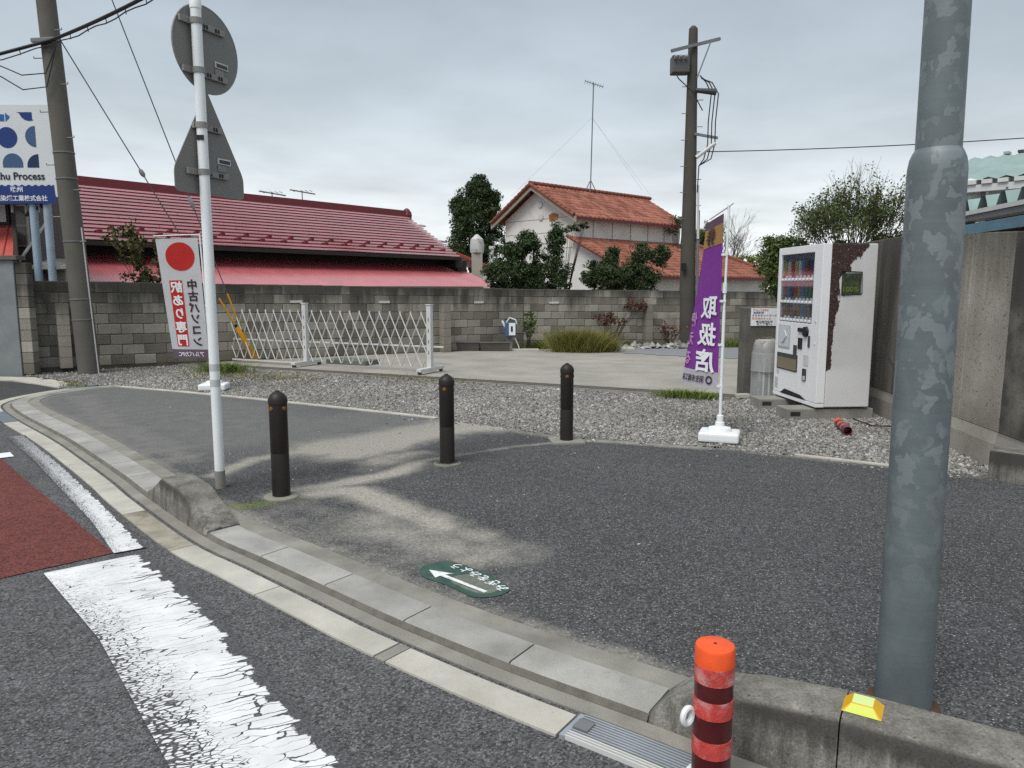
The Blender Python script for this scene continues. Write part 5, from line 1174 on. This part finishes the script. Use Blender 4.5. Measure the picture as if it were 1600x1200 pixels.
for ex, ey in ((-3.8, -2.9), (3.6, 2.7), (2.2, -1.6)): MB().tube([(.03, 0, 3.4), (ex, ey, -.6 if ex*ey > 5 and ex < 0 else -.15)], .0035, 4).build('stay_wire', m_swire, an)
for i, (px_, py_, z0, h, lab) in enumerate(((-10.5, 33, 4.2, 1.5, 'small antenna seen over the barn ridge just right of the triangular sign'), (-9.6, 34.5, 4.2, 1.75, 'second small antenna over the barn ridge, farther right'))):
    a_ = empty('roof_antenna', (px_, py_, 0), 0, lab, 'antenna'); MB().tube([(0, 0, 0), (0, 0, z0+h)], .025, 5).build('mast', m_steel, a_)
    MB().tube([(-.5, -.2, z0+h+.03), (.55, .2, z0+h-.12)], .03, 4).build('boom', m_steel, a_)
    for k in range(5): x = -.4+k*.2; MB().tube([(x, -.25, z0+h), (x, .25, z0+h)], .012, 4).build('element', m_steel, a_)

# ================================================================== buildings and sign at the left edge
lh_ = empty('corner_house', (-10.55, 15.6, 0), 0, 'mauve-brown house with curtained window and red lean-to roof at far left', 'house')
MB().box(-5, .35, .3, 1.5, 0, 3.95).build('wall', m_mauve, lh_); MB().box(-5.2, .45, .1, 1.7, 3.95, 4.1).build('roof', m_dwood, lh_)
for x0, x1, z0, z1 in ((-.86, -.06, 2.88, 3.36),):
    wv = MB().box(x0, x1, .24, .31, z0, z1).build('window', m_dwood, lh_); MB().box(x0+.05, (x0+x1)/2-.03, .225, .239, z0+.05, z1-.05).build('pane', ink('window_grey', (.16, .175, .18), .15), wv); MB().box((x0+x1)/2+.03, x1-.05, .225, .239, z0+.05, z1-.05).build('pane', ink('curtain_grey', (.36, .37, .38), .3), wv)
mb = MB(); mb.add([(-5, -.9, 2.12), (.72, -.9, 2.12), (-.02, .295, 2.84), (-5, .295, 2.84), (-5, -.9, 2.06), (.72, -.9, 2.06), (-.02, .295, 2.78), (-5, .295, 2.78)], [(0, 1, 2, 3), (7, 6, 5, 4), (0, 4, 5, 1), (1, 5, 6, 2), (2, 6, 7, 3)]).build('lean_to_roof', m_redroof2, lh_)
for i in range(12): x = .5-i*.36; MB().tube([(x, -.9, 2.14), (x-.62, .28, 2.86)], .016, 4).build('roof_seam', m_redroof2, lh_)
MB().box(-5, .4, -.7, .295, 0, 2.05).build('lean_to_wall', m_mauve, lh_)
MB().tube([(.78, -.88, 2.08), (.03, .26, 3.4)], .04, 6).build('barge_pipe', m_dwood, lh_)
wf = MB().box(.08, .33, .22, .30, 2.42, 3.3).build('window', m_cream, lh_); MB().box(.115, .295, .205, .22, 2.46, 2.84).build('pane', ink('dim_pane', (.11, .095, .095), .2), wf); MB().box(.115, .295, .205, .22, 2.88, 3.26).build('pane', ink('dim_pane2', (.12, .105, .10), .2), wf)
MB().add([(.82, -.5, 2.0), (1.5, -.5, 2.0), (1.3, .6, 2.18), (.5, .6, 2.18), (.82, -.5, 1.93), (1.5, -.5, 1.93), (1.3, .6, 2.11), (.5, .6, 2.11)], [(0, 1, 2, 3), (7, 6, 5, 4), (0, 4, 5, 1), (1, 5, 6, 2), (2, 6, 7, 3), (3, 7, 4, 0)]).build('porch_roof', m_conc, lh_)
MB().box(.7, 1.3, -.2, .4, 0, 1.93).build('porch_wall', m_cream, lh_)
MB().box(.85, 1.1, -.215, -.2, 1.62, 1.9).build('porch_window', m_mauve, lh_); MB().tube([(.30, -.1, 2.1), (.75, .35, 3.05)], .03, 5).build('porch_brace', m_walu, lh_)
sg_ = empty('company_sign', (-9.03, 15.0, 0), 0, 'large white company signboard with blue dot pattern on pale blue posts', 'sign')
MB().box(-3.2, 0, 0, .22, 3.345, 5.12).build('board', m_signw, sg_, bevel=.01); MB().box(-1.12, -1.115, -.004, 0, 4.3, 5.12).build('panel_joint', m_steel, sg_)
for x in (-.58, -.30): MB().tube([(x, .11, 0), (x, .11, 3.35)], .075, 12).build('post', m_bluepost, sg_, smooth=True)
MB().box(-3.2, -.3, .05, .2, 3.22, 3.34).build('bottom_beam', m_steel, sg_)
for x in (-1.3, -1.0, -.72, -.45): MB().box(x, x+.03, .06, .1, 3.05, 3.24).build('hanger', m_steel, sg_)
MB().tube([(-.16, .12, 3.33), (-.75, .12, 3.0)], .035, 6).build('brace', m_dwood, sg_); MB().box(.0, .07, .05, .2, 3.38, 3.62).build('lamp_box', m_walu, sg_)
kx = 15.15/1150
def sq(px, py): return ((px-80.7)*kx+.0, (163-py)*kx+5.12)         # board drawing units -> metres on the board
def dots(poly, mat, nm='dot'):
    P = [sq(*p) for p in poly]; MB().add([(x, -.005, z) for x, z in P], [tuple(range(len(P)))]).build(nm, mat, sg_, fix=False)
def arc(cx_, cy_, r, a, b, n=22, sx=1): return [(cx_+r*sx*math.cos(R(t)), cy_+r*math.sin(R(t))) for t in np.linspace(a, b, n)]
dots(arc(11.5, 211, 15.2, 0, 360, 40), i_navy); dots(arc(54, 209.5, 15.3, 90, 270), i_slate); dots(arc(17, 249, 15.2, 180, 360)[::1]+[(32, 254.5), (2, 254.5)], i_slate)
dots(arc(56, 252.5, 17.5, 180, 270)+[(56, 254.5), (38.6, 254.5)], i_dnavy); dots([(28, 174.5), (51, 174.5), (51, 185)]+arc(47, 172, 15, 65, 165, 14), i_navy)
dots([(-10, 177.5), (9.6, 177.5), (9.6, 187.5)]+arc(0, 175, 12.7, 75, 165, 8), i_mid); dots([(11.3, 175), (17.5, 180.5), (19.2, 177), (17, 183), (11.3, 188)], i_mid); dots(arc(-27, 212, 15, 0, 360, 40), i_slate); dots(arc(-22, 249, 15.2, 180, 360), i_navy)
wave = [(-90, 308)]+[(x, 280.6+1.3*math.sin(x*.62)) for x in np.linspace(-90, 72, 60)]+[(76, 279.5), (78, 307.5)]
dots(wave, i_navy, 'blue_band')
fs_ = lambda x, y: (x, -.010, y)
def sign_text(body, x1, yc, size, mat, width):
    t_ = MB(); c = sq(x1, yc); put_text(t_, body, fs_, c[0]-width/2, c[1], size, .02, width=width); t_.build('lettering', mat, sg_)
sign_text('Bushu Process', 63.2, 267, .2, i_black, 1.16); sign_text('武州', 28.5, 286.5, .115, i_white, .25); sign_text('武州染織工業株式会社', 65, 299.5, .118, i_white, 1.16)

# ================================================================== buildings behind the retaining wall at right
cp = empty('carport', (4.93, 7.2, 0), 0, 'carport with large folded teal roof sheets above the retaining wall', 'carport')
def cq(y, x, z): return (4.07+.12*y+x-4.93, y-7.2, z)
y = 5.17; pitch = .385
prof = []
while y < 8.5:
    for dyy, dz in ((0, 0), (.07, .0), (.15, .155), (.24, .155), (.32, 0)): prof.append((y+dyy, dz))
    y += pitch
vs = []
for yy, dz in prof: vs += [cq(yy, 0, 2.37+dz), cq(yy, 4.2, 2.37+dz+.55)]
MB().add(vs, [(2*i, 2*i+2, 2*i+3, 2*i+1) for i in range(len(prof)-1)]).build('folded_roof', m_teal, cp, fix=False)
dvs = []
for yy, dz in prof: dvs += [cq(yy, .30, 2.1), cq(yy, .30, 2.37+dz+.03)]
MB().add(dvs, [(2*i, 2*i+2, 2*i+3, 2*i+1) for i in range(len(prof)-1)]).build('interior_shade', m_dwood, cp, fix=False)  # dark sheet added to stand in for the shaded space under the folds
def cbeam(nm, x0, x1, z0, z1, m):
    P = [cq(a, b, 0) for a, b in ((5.1, x0), (5.1, x1), (8.75, x1), (8.75, x0))]; MB().prism([(p[0], p[1]) for p in P], z0, z1).build(nm, m, cp)
cbeam('eave_gutter', -.10, .06, 2.27, 2.365, m_steel); cbeam('gutter_lip', -.12, -.10, 2.33, 2.375, m_walu); cbeam('wall_fascia', -.60+.02, -.54, zt(7.2)-.02, zt(7.2)+.075, m_blue)
for yy in (5.5, 8.5):
    MB().tube([cq(yy, .1, 0), cq(yy, .1, 2.3)], .05, 8).build('post', m_steel, cp)
k = 5.17
while k < 8.4: MB().tube([cq(k+.195, .04, 2.52), cq(k+.195, .04, 2.57)], .012, 5).build('roof_bolt', m_steel, cp); k += pitch
wb = empty('workshop', (10.45, 17.0, 0), 0, 'white panelled workshop with green corrugated roof at the right edge', 'building')
wd = Vector((.69, -.724, 0)); wn_ = Vector((.724, .69, 0))
def wq(s, p, z): v = wd*s+wn_*p; return (v.x, v.y, z)
MB().add([wq(s, p, z) for s, p in ((-.6, .35), (9, .35), (9, 5.2), (-.6, 5.2)) for z in (0, 4.0)], [(0, 2, 3, 1), (2, 4, 5, 3), (4, 6, 7, 5), (6, 0, 1, 7), (1, 3, 5, 7)]).build('wall', m_panel, wb)
for i in range(20): MB().add([wq(.1+i*.46, .335, 1.5), wq(.1+i*.46+.02, .335, 1.5), wq(.1+i*.46+.02, .335, 3.95), wq(.1+i*.46, .335, 3.95)], [(0, 1, 2, 3)]).build('panel_seam', m_grey, wb, fix=False)
for s in (0.1, 1.75, 3.4, 5): MB().tube([wq(s, .27, 0), wq(s, .27, 4.0)], .06, 6).build('downpipe', m_steel, wb)
vs = []; n = 120
for i in range(n+1):
    s = -.9+10.3*i/n; dz = .03*math.sin(i*math.pi/2)+.0; vs += [wq(s, 0, 3.98+dz*1.0), wq(s, 2.75, 4.85+dz), wq(s, 5.5, 3.98+dz)]
MB().add(vs, [(3*i, 3*i+3, 3*i+4, 3*i+1) for i in range(n)]+[(3*i+1, 3*i+4, 3*i+5, 3*i+2) for i in range(n)]).build('corrugated_roof', m_teal, wb, fix=False)
for i in range(31): MB().box(-.1, .1, -.05, .05, 0, .09, Matrix.Translation(wq(-.1+i*.31, -.02, 3.86))@Matrix.Rotation(R(-46), 4, 'Z')).build('eave_closure', m_walu, wb)
MB().add([wq(s, p, z) for s in (-.9, 9.4) for p, z in ((-.02, 3.70), (.12, 3.70), (.12, 3.85), (-.02, 3.85))], [(0, 1, 2, 3), (7, 6, 5, 4)]+[(i, 4+i, 4+(i+1) % 4, (i+1) % 4) for i in range(4)]).build('eave_gutter', m_panel, wb)
for i in range(32): MB().box(-.06, .06, -.12, .12, 0, .06, Matrix.Translation(wq(-.1+i*.30, 2.75, 4.86))@Matrix.Rotation(R(-46), 4, 'Z')).build('ridge_cap', m_dgrey if i % 2 else m_teal, wb)
wp_ = empty('white_pole', (6.36, 9.1, 0), 0, 'white pole with a red band at the right edge behind the carport', 'pole')
MB().lathe([(.10, 0), (.095, 3.6)], 16).build('shaft', m_wpaint, wp_, smooth=True); MB().lathe([(.101, 2.90), (.101, 2.94)], 16).build('red_band', i_red, wp_); MB().lathe([(.08, 3.6), (.075, 5.2)], 16).build('upper_shaft', m_wpaint, wp_, smooth=True)

# ================================================================== vegetation
def leafmesh(name, P, size, mat, parent, flat=.0, asp=.55, jit=.35):
    """one folded leaf (two quads' worth of triangles) at every point"""
    n = len(P); N_ = rng.normal(size=(n, 3)); N_[:, 2] = np.abs(N_[:, 2])+flat; N_ /= np.linalg.norm(N_, axis=1)[:, None]
    A = np.cross(N_, rng.normal(size=(n, 3))); A /= np.linalg.norm(A, axis=1)[:, None]; B = np.cross(N_, A)
    s = size*np.exp(rng.normal(0, jit, n))[:, None]
    V = np.stack([P-A*s*.5, P+B*s*asp*.5-N_*s*.08, P+A*s*.5, P-B*s*asp*.5-N_*s*.08], 1).reshape(-1, 3)
    F = np.arange(4*n).reshape(n, 4)
    return link(name, fmesh(name, V, F, np.repeat(np.clip(rng.normal(.45, .25, n), 0, 1), 4)), mat, parent)
def clumps(cl, per, cr):
    """cl: clump centres (n,3) -> leaf points"""
    cl = np.asarray(cl, float); out = []
    for c in cl:
        k = rng.poisson(per); v = rng.normal(size=(k, 3)); v /= np.linalg.norm(v, axis=1)[:, None]; v *= (rng.random(k)**.5)[:, None]*cr*rng.uniform(.6, 1.3); v[:, 2] *= .75; out.append(c+v)
    return np.concatenate(out)
def ell(n, c, r, shell=.55, cone=0):
    v = rng.normal(size=(n, 3)); v /= np.linalg.norm(v, axis=1)[:, None]; v *= (shell+(1-shell)*rng.random(n))[:, None]
    if cone: h = (v[:, 2]+1)/2; v[:, :2] *= (1.15-cone*h)[:, None]
    return np.array(c)+v*np.array(r)
def branches(mb, p, d, L, r, depth, spread=.5, up=.15, kids=3, ends=None, wob=.12):
    p = Vector(p); d = Vector(d).normalized(); pts = [p]; n = 3
    for i in range(n):
        d = (d+Vector(rng.normal(0, wob, 3))+Vector((0, 0, up*.3))).normalized(); pts.append(pts[-1]+d*L/n)
    mb.tube(pts, [r, r*.87, r*.74, r*.6], 5 if r > .02 else 3, cap=False)
    if ends is not None and depth <= 1: ends.extend([tuple(pts[-1]), tuple(pts[-2]), tuple(pts[-1].lerp(pts[-2], .5))])
    if depth == 0: return
    for k in range(kids):
        a = Vector(rng.normal(0, 1, 3)); a = (a-a.dot(d)*d).normalized(); st = pts[-1] if k == 0 else pts[-2].lerp(pts[-1], rng.random())
        branches(mb, st, d+a*spread*(.5+rng.random()), L*rng.uniform(.62, .85), r*.6, depth-1, spread, up, kids, ends, wob)
def shrub(name, label, loc, cl, per, cr, size, mat, stems=4, h=1.0, sr=.03, cat='shrub', group=None, asp=.55):
    t = empty(name, loc, 0, label, cat, group); l = np.array(loc)
    mb = MB(); cl = np.asarray(cl, float)
    for i in rng.choice(len(cl), min(len(cl), stems*3), replace=False):
        e_ = cl[i]-l; b = Vector((rng.normal(0, .06), rng.normal(0, .06), -.05)); m_ = Vector((e_[0]*.45, e_[1]*.45, e_[2]*.55)); mb.tube([b, m_, Vector(e_)], [sr, sr*.7, sr*.25], 5, cap=False)
    mb.build('trunk', m_bark, t, smooth=True, fix=False); leafmesh('crown', clumps(cl-l, per, cr), size, mat, t, asp=asp); return t
# dense dark conical evergreen behind the barn
c = np.concatenate([ell(240, (-1.85, 38, 4.6), (1.62, 1.5, 2.35), .5, .55), ell(40, (-1.7, 38, 6.6), (.5, .5, .7), .3), ell(30, (-2.7, 38, 5.6), (.35, .35, .8), .3), ell(24, (-.9, 38, 5.9), (.3, .3, .7), .3)])
shrub('evergreen_tree', 'dense dark upright evergreen tree between barn and tiled house', (-1.85, 38, 0), c, 170, .34, .085, L_dark, 6, 5, .10, 'tree')
# camellia-like bushes in front of the house
c = np.concatenate([ell(110, (-.1, 24.6, 2.0), (.85, .8, .8), .5), ell(30, (.45, 24.6, 3.0), (.38, .4, .45), .4), ell(90, (1.05, 24.8, 1.95), (.95, .8, .75), .5), ell(26, (1.45, 24.8, 3.1), (.22, .3, .5), .4), ell(16, (.0, 24.6, 2.75), (.4, .4, .25), .4)])
shrub('garden_tree', 'bushy dark green tree over the wall in front of the house gable', (.5, 24.6, -.1), c, 190, .24, .06, L_dark, 5, 2, .05, 'tree')
c = np.concatenate([ell(80, (3.0, 24.2, 1.9), (.75, .7, .55), .5), ell(70, (4.1, 24.4, 1.85), (.75, .7, .6), .5), ell(22, (4.25, 24.4, 2.65), (.35, .35, .4), .4), ell(12, (3.25, 24.2, 2.55), (.18, .2, .3), .4), ell(14, (4.85, 24.4, 2.6), (.25, .25, .35), .4)])
shrub('garden_shrub', 'loose dark shrub over the wall in front of the lower tiled roof', (3.6, 24.3, -.1), c, 170, .22, .058, L_dark, 5, 2, .04)
c = np.concatenate([ell(9, (1.98, 25.4, 3.55), (.35, .3, .12), .4), ell(7, (1.65, 25.4, 3.25), (.15, .2, .2), .4), ell(6, (2.5, 25.4, 3.65), (.25, .2, .10), .4)])
shrub('slender_branch_tree', 'thin branch of leaves reaching across the house corner', (1.7, 25.3, -.1), c, 26, .13, .085, L_dark, 3, 2, .02, 'tree')
c = ell(16, (8.0, 36.5, 4.6), (.5, .4, .6), .3); shrub('gutter_side_tree', 'small leafy top showing at the right end of the tiled roof', (8.0, 36.5, 0), c, 30, .22, .10, L_mid, 3, 4, .04, 'tree')
# thin young tree in front of the barn roof
tr = empty('young_tree', (-8.15, 16.3, 0), 0, 'thin young tree with sparse olive leaves behind the wall by the leaning pole', 'tree'); mb = MB(); ends = []
for k in range(6): branches(mb, (rng.normal(0, .05), rng.normal(0, .05), 1.0), (rng.normal(0, .38), rng.normal(0, .25), 1), rng.uniform(.75, 1.0), .014, 2, .42, .25, 2, ends, .10)
mb.tube([(0, 0, -.05), (0, 0, 1.05)], .035, 6); mb.build('trunk', m_bark, tr, fix=False)
e_ = np.array(ends); low = np.concatenate([ell(26, (.15, 0, 1.75), (.55, .3, .28), .2)]); e_ = np.concatenate([e_[rng.random(len(e_)) < .8], low])
leafmesh('crown', clumps(e_, 20, .12), .075, L_olive, tr, asp=.6)
# fan-shaped thinning tree behind the machine
def bigtree(name, label, loc, n, L, r, depth, spread, mat, frac, per, cr, size, up=.25, kids=3, lean=.5, trunk=1.0, cat='tree', low=None, mtw=m_bark):
    t = empty(name, loc, 0, label, cat); mb = MB(); ends = []
    for k in range(n): branches(mb, (rng.normal(0, .1), rng.normal(0, .1), trunk*.9), (rng.normal(0, lean), rng.normal(0, lean), 1.2), L*rng.uniform(.8, 1.15), r, depth, spread, up, kids, ends, .10)
    mb.tube([(0, 0, -.1), (0, 0, trunk)], [r*2.2, r*1.7], 8, cap=False); mb.build('trunk', mtw, t, fix=False)
    e_ = np.array(ends); e_ = e_[rng.random(len(e_)) < frac]
    if mat: 
        if low is not None: e_ = e_[e_[:, 2] < low(e_)] if callable(low) else e_
        leafmesh('crown', clumps(e_, per, cr), size, mat, t)
    return t
bigtree('thinning_tree', 'fan-shaped tree with bare upper twigs and thin leaves behind the vending machine', (7.3, 16.0, 0), 15, .98, .024, 4, .34, L_mid, .8, 4, .14, .046, up=.30, kids=3, lean=.29, trunk=1.2, low=lambda e: 3.55+rng.normal(0, .4, len(e)))
c = np.concatenate([ell(110, (6.6, 17.6, 2.0), (.75, .7, .75), .5), ell(80, (7.9, 17.2, 2.05), (1.0, .7, .65), .5), ell(50, (8.6, 17.0, 2.2), (.7, .6, .6), .5), ell(20, (6.2, 17.6, 2.5), (.3, .3, .35), .4)])
shrub('dark_hedge_tree', 'dense green bush behind the left corner of the vending machine', (6.7, 17.6, 0), c, 110, .20, .058, L_mid, 5, 2, .05, 'bush')
c = np.concatenate([ell(90, (13.6, 42, 2.6), (2.0, .9, .75), .5), ell(60, (15.2, 41.5, 2.9), (1.3, .9, .9), .5)])
shrub('light_hedge', 'yellow-green hedge between tiled wing and vending machine', (14, 42, -.2), c, 70, .30, .10, L_yell, 5, 2, .04, 'hedge')
bigtree('bare_tree', 'grey leafless tree with fine twigs behind the purple banner', (13.4, 45, 0), 8, 1.5, .045, 4, .46, None, 0, 0, 0, 0, up=.12, kids=3, lean=.50, trunk=1.6, mtw=simple('grey_twig', (.15, .14, .13), .9, .1))
bigtree('sparse_tree', 'sparse pale green tree just right of the middle utility pole', (11.5, 44, 0), 6, 1.3, .04, 3, .42, L_mid, .8, 14, .22, .09, up=.25, kids=3, lean=.30, trunk=1.7)
# grass clump, weeds, dead shrub, tufts
def grass(name, label, spots, n, h, mat, w=.008, lean=.45, cat='grass', kind=None, sx=.25):
    S_ = np.array(spots); k = rng.integers(0, len(S_), n); B = S_[k, :3]+np.stack([rng.normal(0, sx, n)*S_[k, 3], rng.normal(0, sx*.7, n)*S_[k, 3], np.zeros(n)], 1)
    hh = h*rng.uniform(.5, 1.15, n)*S_[k, 4]; dirv = np.stack([rng.normal(0, lean, n), rng.normal(0, lean, n), np.ones(n)], 1); out = (B-S_[k, :3]); dirv[:, :2] += out[:, :2]*1.4
    th = rng.uniform(0, 3.14, n); wv = np.stack([np.cos(th), np.sin(th), np.zeros(n)], 1)*w; m1 = B+dirv*hh[:, None]*.55; tip = B+dirv*hh[:, None]*.95+np.stack([dirv[:, 0], dirv[:, 1], -.3*np.ones(n)], 1)*hh[:, None]*.25
    V = np.stack([B-wv, B+wv, m1+wv*.7, m1-wv*.7, tip, tip], 1).reshape(-1, 3); i = np.arange(n)*6
    F = np.concatenate([np.stack([i, i+1, i+2, i+3], 1), np.stack([i+3, i+2, i+4, i+5], 1)]); o = link(name, fmesh(name, V, F, np.repeat(np.clip(rng.normal(.5, .28, n), 0, 1), 6)), mat)
    return tag(o, label, cat, kind=kind)
z_ = lambda x, y: zg(x, y)
grass('grass_clump', 'large yellow-green clump of tall grass at the foot of the block wall', [(1.45, 19.0, -.08, .75, .9), (1.75, 18.95, -.09, .8, 1.05), (2.05, 19.05, -.1, .75, .9), (2.4, 19.2, -.11, .6, .55)], 6000, .68, L_grass, .006, .30)
grass('low_weeds', 'low green weeds along the foot of the block wall', [(.5+.22*i, 19.9+.1*i, z_(.5+.22*i, 20), .8, 1) for i in range(16)]+[(6.2+.25*i, 21.2, -.15, .8, 1.2) for i in range(6)], 2600, .24, L_green, .008, .5, 'weeds', 'stuff')
grass('grass_tuft', 'green grass tuft at the rail under the purple banner', [(2.3, 10.5, 0, .5, 1), (2.5, 10.42, 0, .5, 1.1), (2.72, 10.3, 0, .5, .9)], 800, .13, L_green, .005, .5, kind='stuff')
grass('grass_tuft', 'grass growing at the wall foot behind the white banner', [(-5.45, 13.6, .02, .8, 1), (-5.2, 13.5, .02, .7, .8)], 700, .22, L_green, .006, .5, kind='stuff')
grass('kerb_weeds', 'thin dry weeds sprouting in the far kerb corner', [(-7.08, 11.75, -.01, .3, .7), (-6.9, 11.62, -.01, .25, .6)], 120, .2, L_grass, .004, .5)
grass('moss_grass', 'scattered brown-green weeds on the gravel before the gate', [(-5.6+.25*i, 13.3-.1*i, 0, 1.6, .5) for i in range(9)]+[(-2.5+.3*i, 13.0-.15*i, 0, 1.0, .4) for i in range(7)], 1500, .10, L_grass, .006, .6, 'weeds', 'stuff')
c = ell(26, (.45, 19.7, .62), (.22, .2, .38), .3); shrub('tall_weed', 'tall leafy green weed against the wall left of the grass clump', (.45, 19.7, -.08), c, 14, .12, .07, L_mid, 4, .8, .012, 'weed')
c = np.concatenate([ell(26, (2.75, 20.5, .72), (.55, .2, .22), .3), ell(18, (3.5, 20.9, 1.05), (.5, .2, .14), .3)]); shrub('dead_shrub', 'brown withered shrub leaning along the block wall', (2.7, 20.4, -.1), c, 12, .12, .075, L_brown, 5, .8, .012)
c = ell(20, (4.5, 21.0, .35), (.55, .25, .35), .3); shrub('dry_brush', 'pile of dry brush beside the middle utility pole', (4.5, 20.9, -.12), c, 12, .15, .07, L_brown, 4, .5, .012)
# rubble heap, stepping slab, planters, tap
rub = stones('rubble', [(2.7, 20.0), (5.0, 20.4), (5.0, 21.0), (3.0, 20.8)], 150, .05, .13, None, z=-.1); tag(rub, 'heap of broken concrete rubble at the foot of the wall', 'rubble', kind='stuff')
tag(MB().box(-.28, .28, -.18, .18, 0, .06).build('paving_slab', m_gutter, None, bevel=.01, loc=(3.0, 19.75, -.1)), 'pale paving slab lying near the rubble by the wall', 'slab')
tag(MB().box(-.35, .35, -.2, .2, 0, .05).build('drain_slab', m_gutter, None, bevel=.01, loc=(.35, 19.3, -.09)), 'pale slab on the ground beside the standpipe', 'slab')
def planter(x, y, w, lab):
    t = empty('planter', (x, y, zg(x, y)), R(6), lab, 'planter', 'planters along the block wall')
    MB().add([(-w, -.13, 0), (w, -.13, 0), (w, .13, 0), (-w, .13, 0), (-w-.03, -.16, .24), (w+.03, -.16, .24), (w+.03, .16, .24), (-w-.03, .16, .24)], [(0, 3, 2, 1), (0, 1, 5, 4), (1, 2, 6, 5), (2, 3, 7, 6), (3, 0, 4, 7)]).build('trough', m_dgreyp, t, bevel=.006)
    MB().box(-w, w, -.13, .13, .17, .21).build('soil', m_soil, t); MB().add([(-w-.045, -.175, .225), (w+.045, -.175, .225), (w+.045, -.15, .255), (-w-.045, -.15, .255)], [(0, 1, 2, 3)]).build('rim', m_dgreyp, t, fix=False)
m_dgreyp = simple('grey_brown_plastic', (.075, .068, .06), .6, .15, 4, .05)
planter(-1.14, 19.05, .27, 'shorter grey trough planter by the wall buttress'); planter(-.45, 19.05, .36, 'longer grey trough planter left of the standpipe')
tp = empty('standpipe', (-.06, 19.45, -.08), 0, 'garden standpipe with blue and white hose reel against the wall', 'tap')
MB().box(-.07, .07, -.05, .05, 0, .62).build('pillar', m_conc, tp); hr = MB().box(-.13, .17, -.18, -.05, .36, .74).build('hose_reel', ink('reel_blue', (.05, .10, .2)), tp, bevel=.03)
MB().box(-.02, .15, -.195, -.181, .40, .72).build('reel_cover', m_wplas, hr, bevel=.01); MB().box(.03, .08, -.205, -.196, .50, .64).build('reel_slot', m_black, hr)
MB().tube([(-.1, -.1, .72), (0, -.12, .86), (.16, -.12, .80), (.18, -.12, .68)], .018, 6).build('hose', m_wplas, tp); MB().tube([(-.2, -.1, .78), (-.12, -.1, .62)], .03, 6).build('nozzle', m_wplas, tp); MB().tube([(.1, -.12, .40), (.22, -.16, .15), (.26, -.2, .02)], .015, 6).build('hose', m_grey, tp)
tag(MB().box(-.5, .5, -.25, .25, 0, .10).build('wooden_platform', simple('greenish_timber', (.13, .14, .115), .8, .2, 4, .1), None, bevel=.01, loc=(-3.3, 15.2, zg(-3.3, 15.2))), 'low greenish platform behind the lattice gate', 'platform').rotation_euler.z = R(-25)
